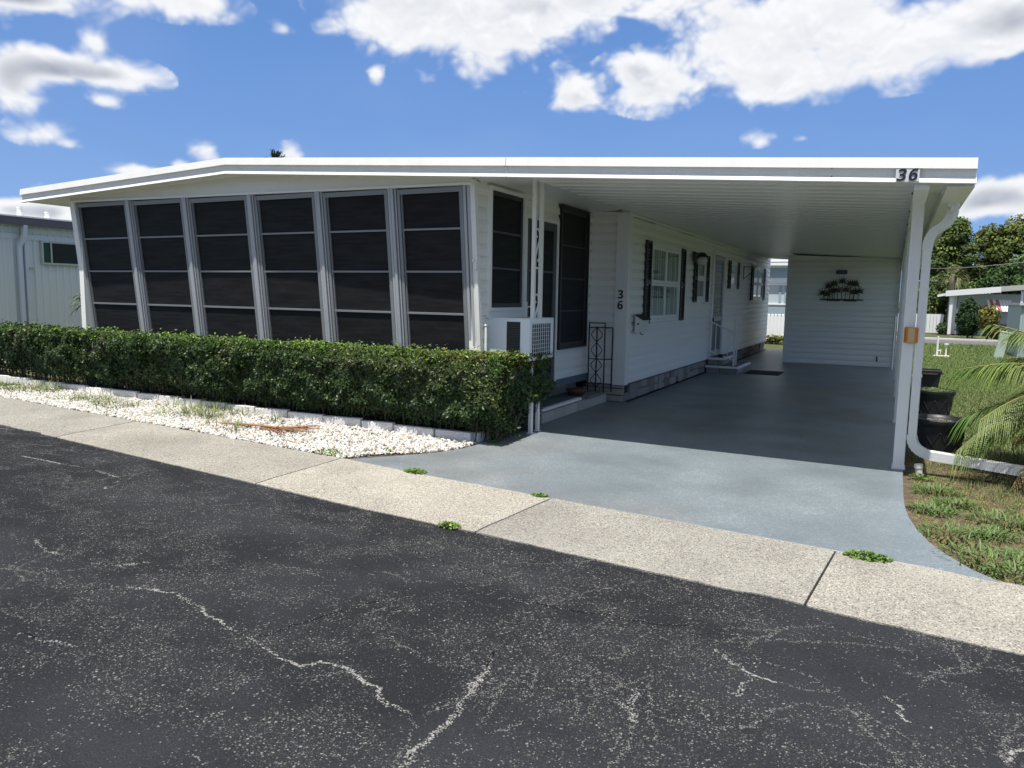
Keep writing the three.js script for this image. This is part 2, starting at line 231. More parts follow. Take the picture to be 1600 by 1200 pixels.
function asphalt(size, span, x0, z0, cracks) {
  const s = span / size, buf = new Float32Array(size * size), wrap = cracks ? 0 : 1;
  const stones = (cell, amount, lo, hi, seed) => {
    const n = Math.floor(span / cell);
    for (let i = 0; i < n; i++) for (let j = 0; j < n; j++) {
      const q = h2(i * 7 + seed, j * 13 + seed * 3 + (x0 * 91 | 0)); const wx = x0 + i * cell, wz = z0 + j * cell;
      const wear = cracks ? 0.5 * fbm2(wx * 0.9 + 20, wz * 1.5 + 20, 4) + 0.5 * fbm2(wx * 5 + 40, wz * 7 + 11, 3) : fbm2(i / n * 6, j / n * 6, 4, 6);
      if (q > amount * (0.25 + 3.2 * ss(0.36, 0.7, wear))) continue;
      const cx = (i + h2(i + seed, j + 5)) * cell / s, cy = (j + h2(i + 9, j + seed)) * cell / s, rad = cell / s * (0.16 + 0.34 * h2(i * 3 + 1, j * 5 + seed)), v = mix(lo, hi, Math.pow(h2(i + 31, j * 3 + seed), 1.6)), ex = 0.7 + 0.6 * h2(i, j + 77);
      for (let y = Math.floor(cy - rad - 1); y <= cy + rad + 1; y++) for (let x = Math.floor(cx - rad - 1); x <= cx + rad + 1; x++) {
        let xx = x, yy = y; if (wrap) { xx = (x + size) % size; yy = (y + size) % size; } else if (x < 0 || y < 0 || x >= size || y >= size) continue;
        const d = Math.hypot((x - cx) / ex, (y - cy) * ex), a = Math.min(1, Math.max(0, rad - d + 0.5)); const o = yy * size + xx; buf[o] = mix(buf[o], v, a);
      }
    }
  };
  stones(0.005, 0.24, 0.03, 0.1, 3); stones(0.0075, 0.085, 0.06, 0.23, 17); stones(0.011, 0.018, 0.1, 0.26, 41);
  if (cracks) {
    const r = rng(99);
    const dot = (wx, wz, rad, v, k = 1) => { const cx = (wx - x0) / s, cy = (wz - z0) / s, q = rad / s; for (let y = Math.floor(cy - q - 1); y <= cy + q + 1; y++) for (let x = Math.floor(cx - q - 1); x <= cx + q + 1; x++) { if (x < 0 || y < 0 || x >= size || y >= size) continue; const a = Math.min(1, Math.max(0, q - Math.hypot(x - cx, y - cy) + 0.5)) * k; const o = y * size + x; buf[o] = mix(buf[o], v, a); } };
    const walk = (pts, light) => {
      for (let i = 0; i + 1 < pts.length; i++) {
        const [ax, az] = pts[i], [bx, bz] = pts[i + 1], L = Math.hypot(bx - ax, bz - az), n = Math.ceil(L / 0.0022);
        for (let k = 0; k < n; k++) {
          const t = k / n, wx = mix(ax, bx, t), wz = mix(az, bz, t), jx = (n2(wx * 55, wz * 55) - 0.5) * 0.026 + (n2(wx * 14, wz * 14 + 9) - 0.5) * 0.02, jz = (n2(wx * 55 + 40, wz * 55) - 0.5) * 0.026 + (n2(wx * 14 + 5, wz * 14) - 0.5) * 0.02;
          const w = 0.35 + 1.1 * n2(wx * 9 + 3, wz * 9 + 60);
          const m = light ? 3 : 1;
          for (let q = 0; q < m; q++) if (r() < (light ? 0.62 : 0.3) * ss(0.25, 0.75, n2(wx * 6 + 70, wz * 6) + 0.22)) { const g = (r() + r() + r() - 1.5) * 0.014 * w; dot(wx + jx + g, wz + jz + (r() - 0.5) * 0.014 * w, 0.0012 + r() * 0.0028, 0.13 + r() * 0.24); }
          if (!light || n2(wx * 5 + 33, wz * 5) > 0.45) dot(wx + jx, wz + jz, 0.0026 + 0.0022 * w * (light ? 0.7 : 1), 0.006);
        }
      }
    };
    const hair = (pts) => { for (let i = 0; i + 1 < pts.length; i++) { const [ax, az] = pts[i], [bx, bz] = pts[i + 1]; if (Math.max(ax, bx) < x0 - 0.1 || Math.min(ax, bx) > x0 + span + 0.1) continue; const n = 40; for (let k = 0; k < n; k++) { const t = k / n, wx = mix(ax, bx, t), wz = mix(az, bz, t), jx = (n2(wx * 60, wz * 60) - 0.5) * 0.03, jz = (n2(wx * 60 + 40, wz * 60) - 0.5) * 0.03, on = ss(0.3, 0.6, n2(wx * 4 + 9, wz * 4 + 2)); if (r() < 0.75 * on + 0.1) dot(wx + jx, wz + jz, 0.0012 + 0.0008 * on, 0.006, 0.8); for (let q = 0; q < 2; q++) if (r() < 0.5 * on) dot(wx + jx + (r() - 0.5) * 0.012, wz + jz + (r() - 0.5) * 0.012, 0.0008 + r() * 0.0018, 0.1 + r() * 0.16); } } };
    for (const c of HAIR) hair(c); for (const c of cracks.light) walk(c, true); for (const c of cracks.dark) walk(c, false);
    // short hairline wear marks
    for (let i = 0; i < 150; i++) { let wx = x0 + r() * span, wz = z0 + r() * span, a = r() * 6.3; const n = 6 + r() * 40; for (let k = 0; k < n; k++) { a += (r() - 0.5) * 0.9; wx += Math.cos(a) * 0.004; wz += Math.sin(a) * 0.004; if (r() < 0.5) dot(wx + (r() - 0.5) * 0.006, wz + (r() - 0.5) * 0.006, 0.001 + r() * 0.0022, 0.14 + r() * 0.16); } }
  }
  return tex(size, size, (x, y, c) => {
    const o = y * size + x, wx = x0 + x * s, wz = z0 + y * s;
    const f = cracks ? n2(wx * 260, wz * 260) : n2(x / size * 500, y / size * 500, 500, 500), g = cracks ? fbm2(wx * 1.1, wz * 1.6 + 30, 4) : 0.5;
    const base = 0.012 + 0.013 * f + 0.012 * ss(0.4, 0.75, g), v = Math.max(base, buf[o] > 0 ? buf[o] : 0), st = buf[o] > 0.05 ? 1 : 0, dk = buf[o] > 0 && buf[o] < 0.01 ? 0.3 : 1;
    c[0] = v * (st ? 1.02 : 0.93) * dk; c[1] = v * (st ? 1 : 0.97) * dk; c[2] = v * (st ? 0.95 : 1.12) * dk;
  }, { srgb: true, rep: [1 / span, 1 / span], off: [-x0 / span, -z0 / span], wrap: cracks ? THREE.ClampToEdgeWrapping : THREE.RepeatWrapping });
}
{
  const cr = { light: CRACKS, dark: DARK };
  const bump = tex(1024, 1024, (x, y, c) => { const u = x / 1024, v = y / 1024; c[0] = c[1] = c[2] = 0.5 * n2(u * 220, v * 220, 220, 220) + 0.5 * n2(u * 480, v * 480, 480, 480); }, { rep: [1 / 1.7, 1 / 1.7] });
  const spans = [[-9.6, -6, 1024], [-6, -2.4, 2048], [-2.4, 1.2, 2048]];
  const mats = spans.map(([x0, , n]) => MP(1, 1, 1, 0.88, { specularIntensity: 0.3, map: asphalt(n, 3.6, x0, -4.92, cr), bumpMap: bump, bumpScale: 0.006 }));
  const plain = asphalt(1024, 2.4, 0, 0, null);
  mats.push(MP(1, 1, 1, 0.88, { specularIntensity: 0.3, map: plain, bumpMap: bump, bumpScale: 0.006 }));
  const pieces = spans.map(([x0, x1]) => sheet(x0, x1, 0, 0, 24, 6, -0.012, (x) => gf(x) - 0.05, () => -1.32));
  const rest = [sheet(-60, -9.6, 0, 0, 40, 4, -0.012, (x) => gf(x) - 0.05, () => -1.32), sheet(1.2, 40, 0, 0, 20, 4, -0.012, (x) => gf(x) - 0.05, () => -1.32), sheet(-60, 40, -1.32, 2.6, 50, 4, -0.012)];
  const g = mergeGeometries([...pieces, mergeGeometries(rest)], true);
  setting(mesh('road', g, mats));
}
// concrete gutter, slab by slab
const concreteTex = (() => {
  const N = 2048, cell = 7, col = new Float32Array(N * N * 3), n = Math.floor(N / cell);
  const mortar = [0.3, 0.285, 0.25];
  for (let o = 0; o < N * N; o++) { const x = o % N, y = (o / N) | 0, k = 0.72 + 0.55 * n2(x / N * 700, y / N * 700, 700, 700); for (let q = 0; q < 3; q++) col[o * 3 + q] = mortar[q] * k; }
  const kinds = [[0.4, 0.375, 0.32], [0.48, 0.46, 0.41], [0.2, 0.18, 0.15], [0.3, 0.265, 0.215], [0.1, 0.095, 0.09], [0.13, 0.12, 0.105]];
  for (let i = 0; i < n; i++) for (let j = 0; j < n; j++) for (let k = 0; k < 2; k++) {
    const q = h2(i * 5 + k * 999, j * 3 + k * 77); const worn = fbm2(i / n * 5 + 0.5, j / n * 5, 4, 5); if (q > 0.42 + 0.6 * (worn - 0.4)) continue;
    const cx = (i + h2(i + 2, j + k * 40)) * cell, cy = (j + h2(i + k * 30, j + 8)) * cell, rad = cell * (0.16 + 0.36 * h2(i + 11 * k, j + 3)), ex = 0.7 + 0.6 * h2(i + k, j + 91), c = kinds[Math.floor(h2(i + 71, j + 13 * k) * 5.99)], v = 0.85 + 0.3 * h2(i * 2, j + 55 + k);
    for (let y = Math.floor(cy - rad - 1); y <= cy + rad + 1; y++) for (let x = Math.floor(cx - rad - 1); x <= cx + rad + 1; x++) { const d = Math.hypot((x - cx) / ex, (y - cy) * ex), a = Math.min(1, Math.max(0, rad - d + 0.5)); if (!a) continue; const o = (((y + N) % N) * N + (x + N) % N) * 3; for (let b = 0; b < 3; b++) col[o + b] = mix(col[o + b], c[b] * v, a); }
  }
  return tex(N, N, (x, y, c) => { const o = (y * N + x) * 3, st = fbm2(x / N * 7, y / N * 7, 5, 7), k = 0.8 + 0.42 * st; c[0] = col[o] * k; c[1] = col[o + 1] * k * (0.99 + 0.02 * st); c[2] = col[o + 2] * k; }, { srgb: true, rep: [1 / 2.9, 1 / 2.9] });
})();
{
  const gutter = group('gutter'); setting(gutter);
  const mats = [[0.98, 0.97, 0.95], [1.12, 1.1, 1.06], [0.92, 0.92, 0.92]].map((c) => M(...c, 0.93, { map: concreteTex, bumpMap: concreteTex, bumpScale: 0.004 }));
  const J = [[-40, -40], [-15.4, -15.5], [-11.6, -11.7], [-7.66, -7.82], [-4.62, -4.64], [-2.44, -2.33], [-0.32, -0.234], [2.05, 2.15], [5, 5.1], [30, 30]];
  J.slice(0, -1).forEach((a, k) => {
    const b = J[k + 1], nx = k === 0 || k === 8 ? 8 : 70, nz = 6, pos = [], uv = [], idx = [], gap = 0.007;
    const row = (i, y, j) => { const t = i / nx, xf = mix(a[0] + gap, b[0] - gap, t), xb = mix(a[1] + gap, b[1] - gap, t), s = j / nz; const x = mix(xf, xb, s); let z = mix(gf(xf), gb(xb), s); if (j === 0) z += (n2(x * 9 + 3, 2.5) - 0.6) * 0.014 + (n2(x * 40, 7.5) - 0.5) * 0.012 - 0.028 * ss(0.72, 0.85, n2(x * 2.1 + 4, 1.5)); if (j === nz) z += (n2(x * 14, 5.5) - 0.5) * 0.012; pos.push(x, y + gy(x) + (j === 0 ? -0.006 : 0) + 0.004 * n2(x * 3, z * 3), z); uv.push(x + k * 0.77, z + k * 1.31); };
    for (let i = 0; i <= nx; i++) for (let j = 0; j <= nz; j++) row(i, 0, j);
    for (let i = 0; i < nx; i++) for (let j = 0; j < nz; j++) { const p = i * (nz + 1) + j, q = p + nz + 1; idx.push(p, q, p + 1, q, q + 1, p + 1); }
    // skirts down
    const skirt = (list) => { const s0 = pos.length / 3; for (const i of list) { pos.push(pos[i * 3], pos[i * 3 + 1] - 0.07, pos[i * 3 + 2]); uv.push(uv[i * 2], uv[i * 2 + 1] + 0.07); } for (let i = 0; i + 1 < list.length; i++) idx.push(list[i], s0 + i, list[i + 1], s0 + i, s0 + i + 1, list[i + 1]); };
    const F = [], Bk = [], Lf = [], Rt = []; for (let i = 0; i <= nx; i++) { F.push(i * (nz + 1)); Bk.push(i * (nz + 1) + nz); } for (let j = 0; j <= nz; j++) { Lf.push(j); Rt.push(nx * (nz + 1) + j); }
    skirt(F); skirt(Bk); skirt(Lf); skirt(Rt);
    let g = new THREE.BufferGeometry(); g.setAttribute('position', new THREE.Float32BufferAttribute(pos, 3)); g.setAttribute('uv', new THREE.Float32BufferAttribute(uv, 2)); g.setIndex(idx); g = g.toNonIndexed(); g.computeVertexNormals();
    mesh('slab', g, mats[k % 3], gutter);
  });
}
// painted driveway: the weathered apron, and the slab under the roof
{
  const N = 2048, S = 6.2, X0 = -5.1, Z0 = 4.8, r = rng(71);
  const mk = (u, v, wear, c) => { // u, v in metres
    const a = fbm2(u * 2, v * 2, 5), b = fbm2(u * 0.62 + 4, v * 0.62, 4), sp = n2(u * 210, v * 210), s2 = n2(u * 118 + 9, v * 118), s3 = n2(u * 55 + 2, v * 55 + 8);
    const k = 0.88 + 0.42 * (a - 0.5) + 0.16 * (sp - 0.5), w = 0.55 + 0.9 * (a - 0.35); // chalked grain all over
    const ch = Math.min(0.8, 0.55 * ss(0.5, 0.78, 0.55 * s2 + 0.45 * sp) * w + 0.22 * ss(0.72, 0.88, s3) * w), st = ss(0.5, 0.72, b) * 0.5;
    c[0] = mix(mix(0.19, 0.225, st), 0.4, ch) * k; c[1] = mix(mix(0.226, 0.222, st), 0.43, ch) * k; c[2] = mix(mix(0.248, 0.215, st), 0.445, ch) * k;
  };
  const apronTex = tex(N, N, (x, y, c) => { const u = X0 + x / N * S, v = Z0 + y / N * S; mk(u, v, 1, c); }, { srgb: true, rep: [1 / S, 1 / S], off: [-X0 / S, -Z0 / S], wrap: THREE.ClampToEdgeWrapping });
  const floorTex = tex(1024, 2048, (x, y, c) => mk(-3.75 + x / 1024 * 4.1, 10.9 + y / 2048 * 14.4, 1, c), { srgb: true, rep: [1 / 4.1, 1 / 14.4], off: [3.75 / 4.1, -10.9 / 14.4], wrap: THREE.ClampToEdgeWrapping });
  const L = [[-4.62, -5.58], [-4.3, -5.95], [-4.05, -6.3], [-3.92, -6.62], [-3.88, -6.93], [-4.5, -6.98], [-4.5, -10.94], [0.185, -10.94], [0.18, -9], [0.165, -7.65], [0.164, -6.9], [0.172, -6.5], [0.195, -6.2], [0.24, -5.9], [0.31, -5.6], [0.41, -5.36], [0.52, -5.15], [0.655, -4.985]];
  const slab = (pts) => new THREE.ExtrudeGeometry(new THREE.Shape(pts), { depth: 0.06, bevelEnabled: true, bevelSize: 0.004, bevelThickness: 0.004, bevelSegments: 1, curveSegments: 4 }).rotateX(-Math.PI / 2).translate(0, -0.06, 0);
  setting(mesh('driveway', slab([...L.map(([x, z]) => new THREE.Vector2(x, -z)), ...[0.3, -0.5, -1.4, -2.3, -3.2, -4].map((x) => new THREE.Vector2(x, -gb(x) + 0.004))]), M(1, 1, 1, 0.42, { map: apronTex, bumpMap: apronTex, bumpScale: 0.002 })));
  setting(mesh('carport_floor', slab([[-3.55, 10.952], [0.185, 10.952], [0.2, 25.2], [-3.55, 25.2]].map((p) => new THREE.Vector2(...p))), M(1, 1, 1, 0.42, { map: floorTex, bumpMap: floorTex, bumpScale: 0.002 })));
}
// back lane beyond the lawn
{
  setting(mesh('back_lane', boxb(-30, 60, -0.06, -0.022, -37.4, -34), M(0.12, 0.115, 0.11, 0.9)));
  setting(mesh('back_lane_kerb', boxb(-30, 60, -0.06, 0.05, -37.8, -37.42), M(0.55, 0.53, 0.5, 0.9)));
}
// white pebbles
{
  const r = rng(12), n = 30000, g = new THREE.IcosahedronGeometry(0.5, 1); const p = g.attributes.position; for (let i = 0; i < p.count; i++) { const v = V(p.getX(i), p.getY(i), p.getZ(i)); v.multiplyScalar(0.78 + 0.5 * n3(v.x * 3 + 5, v.y * 3 + 5, v.z * 3 + 5)); p.setXYZ(i, v.x, v.y, v.z); } g.computeVertexNormals();
  const inst = new THREE.InstancedMesh(g, M(0.66, 0.64, 0.6, 0.9), n), m = new THREE.Matrix4(), q = new THREE.Quaternion(), e = new THREE.Euler(), c = new THREE.Color(); let k = 0;
  const right = (z) => mix(-4.62, -3.92, ss(-5.58, -6.62, z)) - 0.02;
  while (k < n) {
    const x = -11.7 + r() * 7.9, z = gb(x) - 0.01 - r() * (gb(x) - zb(x) - 0.04); if (x > right(z)) continue;
    if (x < -10.6 && r() < (-10.6 - x) * 0.8) continue; if (x < -5 && fbm2(x * 2 + 3, z * 3, 3) > 0.64 + 0.2 * r()) continue;
    const s = 0.012 + 0.02 * Math.pow(r(), 1.7); e.set(r() * 6, r() * 6, r() * 6); q.setFromEuler(e);
    m.compose(V(x, gy(x) - 0.012 + s * 0.3 + r() * 0.016, z), q, V(s * (0.9 + r() * 0.7), s * (0.6 + r() * 0.4), s * (0.9 + r() * 0.4))); inst.setMatrixAt(k, m);
    const t = r(), w = 0.75 + 0.3 * r(); c.setRGB(...(t < 0.82 ? [w, w, w * 0.99] : t < 0.94 ? [0.62, 0.52, 0.4] : [0.35, 0.3, 0.25])); inst.setColorAt(k, c); k++;
  }
  inst.name = 'white_pebbles'; inst.castShadow = inst.receiveShadow = true; scene.add(inst); setting(inst, 'stuff'); tag(inst, 'white marble pebbles spread between the hedge and the concrete gutter', 'gravel');
}
// ---------- materials shared by the buildings ----------
const grime = tex(1024, 1024, (x, y, c) => { const u = x / 1024, v = y / 1024, a = fbm2(u * 6, v * 6, 5, 6), s = n2(u * 180, v * 14, 180, 14), k = 0.9 + 0.1 * a + 0.05 * (s - 0.5) - 0.1 * ss(0.62, 0.8, a) * s; c[0] = k; c[1] = k * 0.995; c[2] = k * 0.975; }, { srgb: true, rep: [0.5, 0.5] });
const WHITE = M(0.82, 0.82, 0.8, 0.42, { map: grime, bumpMap: grime, bumpScale: 0.012 }), SIDING = M(0.81, 0.8, 0.75, 0.5), SIDING2 = M(0.79, 0.785, 0.74, 0.5), TRIM = M(0.8, 0.8, 0.78, 0.45), ALU = M(0.42, 0.435, 0.46, 0.42, { metalness: 0.2 }), ALUD = M(0.07, 0.072, 0.078, 0.5), FRAME = M(0.24, 0.25, 0.265, 0.45, { metalness: 0.2 }), BLACK = M(0.012, 0.012, 0.014, 0.45), IRON = M(0.01, 0.01, 0.012, 0.55), CEIL = M(0.78, 0.78, 0.76, 0.32), SLATE = M(0.1, 0.14, 0.165, 0.6);
const GLASS = new THREE.MeshPhysicalMaterial({ color: lin(0.9, 0.95, 0.93), roughness: 0.03, transmission: 1, thickness: 0, ior: 1.5 });
const screenTex = tex(512, 512, (x, y, c) => { const u = x / 512, v = y / 512, l = n2(u * 3, v * 40, 3, 40), l2 = n2(u * 9 + 4, v * 80, 9, 80), f = n2(u * 250, v * 200, 250, 200), k = 0.005 + 0.009 * l + 0.005 * l2 + 0.004 * f; c[0] = k * 0.97; c[1] = k; c[2] = k * 1.1; }, { srgb: true, rep: [1, 1] });
const SCREEN = MP(1, 1, 1, 0.6, { specularIntensity: 0.35, map: screenTex, bumpMap: screenTex, bumpScale: 0.05 });
const blockTex = tex(512, 512, (x, y, c) => { const u = x / 512, v = y / 512, a = fbm2(u * 12, v * 12, 5, 12), b = n2(u * 200, v * 200, 200, 200), k = 0.7 + 0.4 * a + 0.25 * (b - 0.5); c[0] = k; c[1] = k * 0.98; c[2] = k * 0.95; }, { srgb: true, rep: [2, 2] });
const BLOCK = [[0.33, 0.31, 0.28], [0.28, 0.26, 0.245], [0.38, 0.355, 0.32], [0.24, 0.225, 0.215]].map((c) => M(...c, 0.92, { map: blockTex, bumpMap: blockTex, bumpScale: 0.006 })), PALE = [[0.5, 0.47, 0.42], [0.44, 0.42, 0.38], [0.54, 0.51, 0.46]].map((c) => M(...c, 0.92, { map: blockTex, bumpMap: blockTex, bumpScale: 0.006 })), MORTAR = M(0.05, 0.048, 0.046, 1);

// siding: every board a mesh; a wall's own axes are u along it, v up, w out
const boardCache = new Map();
function boardGeo(L, h) {
  const key = L.toFixed(3) + h.toFixed(3); if (boardCache.has(key)) return boardCache.get(key);
  const s = [[0, 0.004], [0.014, 0.004], [0.026, 0], [0.028, 0.006], [0.024, h * 0.55], [0.011, h * 0.8], [0.004, h], [0, h]];
  const g = sweep([[0, 0, 0], [L, 0, 0]], s); boardCache.set(key, g); return g;
}
function boards(wall, L, v0, v1, holes = [], h = 0.1345, top = null) {
  const n = Math.round((v1 - v0) / h), hh = (v1 - v0) / n;
  for (let i = 0; i < n; i++) {
    const a = v0 + i * hh, b = a + hh; let runs = [[top ? top(a + hh / 2) : 0, L]];
    for (const [h0, h1, w0, w1] of holes) if (b > w0 + 0.02 && a < w1 - 0.02) runs = runs.flatMap(([p, q]) => [[p, Math.min(q, h0)], [Math.max(p, h1), q]].filter(([s, t]) => t - s > 0.03));
    for (const [p, q] of runs) { const m = mesh('siding_board', boardGeo(q - p, hh), i % 3 ? SIDING : SIDING2, wall); m.position.set(p, a, 0.05); }
  }
}
function frameAt(name, parent, x, z, turn) { const g = group(name, [x, 0, z], parent); g.rotation.y = turn; return g; }
const TURN = Math.PI / 2;
function rectFrame(u0, u1, v0, v1, t, d, w = 0) { return [boxb(u0, u0 + t, v0, v1, w, w + d), boxb(u1 - t, u1, v0, v1, w, w + d), boxb(u0 + t, u1 - t, v1 - t, v1, w, w + d - 0.002), boxb(u0 + t, u1 - t, v0, v0 + t, w, w + d - 0.002)]; }

// ---------- the mobile home ----------
const home = group('mobile_home'); tag(home, 'long white mobile home with dark screened front room, vinyl siding and low white roof', 'mobile home');
const SX = -3.6, SZ = -10.85, FX = -4.184;   // house side wall, its front end, side wall of the front room
const side = mesh('side_wall', boxb(0, 14.05, 0.27, 2.88, -0.06, 0.05), SIDING, home); side.position.set(SX - 0.06, 0, SZ); side.rotation.y = TURN;
const U = (z) => SZ - z;   // along the side wall
const WIN = { a: [U(-12.02), U(-13.78), 1.24, 2.44], b: [U(-15.2), U(-15.88), 1.58, 2.42], c: [U(-18.6), U(-19.3), 1.9, 2.44], d: [U(-21.85), U(-23.5), 1.62, 2.45] }, DOOR = [U(-16.6), U(-17.75), 0.33, 2.58];
boards(side, 14.05, 0.28, 2.835, [...Object.values(WIN), DOOR].map((o) => [o[0] - 0.01, o[1] + 0.01, o[2], o[3]]));
const back = mesh('rear_wall', boxb(-11.1, SX - 0.04, 0.1, 2.85, -24.96, -24.86), SIDING, home);
mesh('left_wall', [boxb(-11.12, -11.02, 0.1, 2.9, -24.86, -7.6), boxb(-11.12, -11.02, 0.1, 2.92, -7.6, -7.3)], SIDING, home);
const recess = mesh('front_wall', boxb(0, 0.56, 0.27, 2.86, -0.08, 0.05), SIDING, home); recess.position.set(FX + 0.0, 0, SZ - 0.055);
boards(recess, 0.46, 0.28, 2.835);
mesh('corner_board', [boxb(SX - 0.165, SX + 0.03, 0.27, 2.84, SZ, SZ + 0.05), boxb(SX - 0.02, SX + 0.032, 0.27, 2.838, SZ - 0.11, SZ - 0.001)], WHITE, home);
mesh('corner_board', boxb(SX - 0.02, SX + 0.012, 0.27, 2.838, -24.9, -24.83), WHITE, home);
mesh('frieze_board', boxb(SX - 0.02, SX + 0.03, 2.79, 2.862, -24.8, SZ - 0.092), TRIM, home);
mesh('base_flashing', [boxb(SX - 0.03, SX + 0.02, 0.262, 0.279, -24.8, SZ), boxb(FX, SX, 0.262, 0.279, SZ - 0.03, SZ + 0.02)], ALUD, home);
// windows on the carport side
const CURT = M(0.3, 0.33, 0.31, 0.9);
function curtain(u0, u1, v0, v1, w) { const n = 60, pos = [], idx = []; for (let i = 0; i <= n; i++) { const u = mix(u0, u1, i / n), d = w + 0.012 * Math.sin(i * 1.35) + 0.006 * Math.sin(i * 0.53 + 1); pos.push(u, v0, d, u, v1, d * 0.9 + w * 0.1); if (i < n) idx.push(2 * i, 2 * i + 2, 2 * i + 1, 2 * i + 1, 2 * i + 2, 2 * i + 3); } const g = new THREE.BufferGeometry(); g.setAttribute('position', new THREE.Float32BufferAttribute(pos, 3)); g.setAttribute('uv', new THREE.Float32BufferAttribute(new Float32Array(pos.length / 3 * 2), 2)); g.setIndex(idx); g.computeVertexNormals(); return g; }
function sashWindow([u0, u1, v0, v1], cols) {
  const w = frameAt('window', home, SX - 0.06, SZ, TURN);
  mesh('frame', [...rectFrame(u0 - 0.05, u1 + 0.05, v0 - 0.05, v1 + 0.05, 0.06, 0.045, 0.05), boxb(u0 - 0.05, u1 + 0.05, v0 - 0.075, v0 - 0.052, 0.05, 0.11)], WHITE, w);
  const cw = (u1 - u0 - 0.02) / cols, mid = (v0 + v1) / 2;
  for (let i = 0; i < cols; i++) for (let j = 0; j < 2; j++) {
    const a = u0 + 0.01 + i * cw, b = a + cw, p = j ? mid : v0 + 0.01, q = j ? v1 - 0.01 : mid;
    mesh('sash', rectFrame(a + 0.002, b - 0.002, p + 0.002, q - 0.002, 0.045, 0.02, j ? 0.068 : 0.06), TRIM, w);
    mesh('pane', boxb(a + 0.04, b - 0.04, p + 0.04, q - 0.04, (j ? 0.068 : 0.06) + 0.008, (j ? 0.068 : 0.06) + 0.011), GLASS, w);
  }
  mesh('curtain', curtain(u0, u1, v0, v1, 0.053), CURT, w); return w;
}
sashWindow(WIN.a, 2); sashWindow(WIN.b, 1); sashWindow(WIN.c, 1); sashWindow(WIN.d, 2);
function shutter(u0, u1, v0, v1) {
  const s = mesh('shutter', [...rectFrame(u0, u1, v0, v1, 0.045, 0.04, 0), boxb(u0 + 0.04, u1 - 0.04, (v0 + v1) / 2 - 0.035, (v0 + v1) / 2 + 0.035, 0, 0.036)], BLACK, home); s.position.set(SX + 0.012, 0, SZ); s.rotation.y = TURN;
  const n = Math.floor((v1 - v0 - 0.1) / 0.05); const g = box(u1 - u0 - 0.085, 0.05, 0.008).rotateX(-0.5);
  for (let i = 0; i < n; i++) { const v = v0 + 0.07 + i * (v1 - v0 - 0.14) / (n - 1); if (Math.abs(v - (v0 + v1) / 2) < 0.055) continue; const m = mesh('slat', g, BLACK, s); m.position.set((u0 + u1) / 2, v, 0.018); }
}
for (const [o, w] of [[WIN.a, 0.3], [WIN.b, 0.24], [WIN.c, 0.24], [WIN.d, 0.28]]) { shutter(o[0] - 0.07 - w, o[0] - 0.07, o[2] - 0.06, o[3] + 0.06); shutter(o[1] + 0.07, o[1] + 0.07 + w, o[2] - 0.06, o[3] + 0.06); }
{ // storm door
  const d = frameAt('door', home, SX - 0.06, SZ, TURN), [u0, u1, v0, v1] = DOOR;
  mesh('frame', [boxb(u0 - 0.06, u0 + 0.04, v0, v1 + 0.06, 0.05, 0.115), boxb(u1 - 0.04, u1 + 0.06, v0, v1 + 0.06, 0.05, 0.115), boxb(u0 + 0.04, u1 - 0.04, v1 - 0.04, v1 + 0.06, 0.05, 0.113)], TRIM, d);
  mesh('leaf', [...rectFrame(u0 + 0.05, u1 - 0.05, v0 + 0.02, v1 - 0.05, 0.1, 0.035, 0.07), boxb(u0 + 0.15, u1 - 0.15, 1.1, 1.2, 0.07, 0.1)], ALU, d);
  mesh('lower_panel', boxb(u0 + 0.15, u1 - 0.15, v0 + 0.12, 1.1, 0.075, 0.09), M(0.12, 0.13, 0.14, 0.5), d);
  mesh('inner_door', boxb(u0 + 0.06, u1 - 0.06, v0 + 0.02, v1 - 0.05, 0.045, 0.055), M(0.06, 0.062, 0.06, 0.6), d);
  mesh('pane', boxb(u0 + 0.14, u1 - 0.14, 1.19, v1 - 0.14, 0.084, 0.088), GLASS, d);
  for (let i = 0; i < 12; i++) mesh('louvre', box(u1 - u0 - 0.3, 0.09, 0.006).rotateX(0.35).translate((u0 + u1) / 2, 1.26 + i * 0.095, 0.075), M(0.09, 0.1, 0.1, 0.3), d);
  mesh('handle', [rbox(0.03, 0.12, 0.03, u0 + 0.1, 1.12, 0.12, 0.01), boxb(u0 + 0.085, u0 + 0.115, 1.1, 1.14, 0.1, 0.12)], BLACK, d);
}
// skirting blocks under the walls
{
  const sk = mesh('skirting', [boxb(SX - 0.2, SX - 0.05, 0, 0.262, -24.86, SZ - 0.02), boxb(FX - 0.1, SX - 0.05, 0, 0.262, SZ - 0.15, SZ - 0.05)], MORTAR, home);
  const r = rng(41); let z = SZ - 0.02;
  while (z > -24.6) {
    const w = 0.13 + r() * 0.2; const split = r() < 0.55;
    const rows = split ? [[0.006, 0.1 + r() * 0.05], [0, 0.252]] : [[0.006, 0.252]];
    if (split) rows[1][0] = rows[0][1] + 0.012;
    for (const [a, b] of rows) { if (r() < 0.1) continue; const m = mesh('stone', rbox(0.05, b - a, w - 0.012, 0, 0, 0, 0.012), BLOCK[Math.floor(r() * 4)], sk); m.position.set(SX - 0.035 + r() * 0.018, (a + b) / 2, z - w / 2); m.rotation.set((r() - 0.5) * 0.03, (r() - 0.5) * 0.06, 0); }
    z -= w;
  }
  for (const [x0, x1, y0, y1] of [[-4.25, -3.88, 0.015, 0.105], [-3.868, SX - 0.012, 0.012, 0.1], [-4.25, -3.98, 0.115, 0.205], [-3.968, SX - 0.01, 0.115, 0.205], [-4.2, SX - 0.01, 0.217, 0.26]]) mesh('block', rbox(x1 - x0, y1 - y0, 0.09, (x0 + x1) / 2, (y0 + y1) / 2, SZ - 0.035, 0.006), BLOCK[2], sk);
}
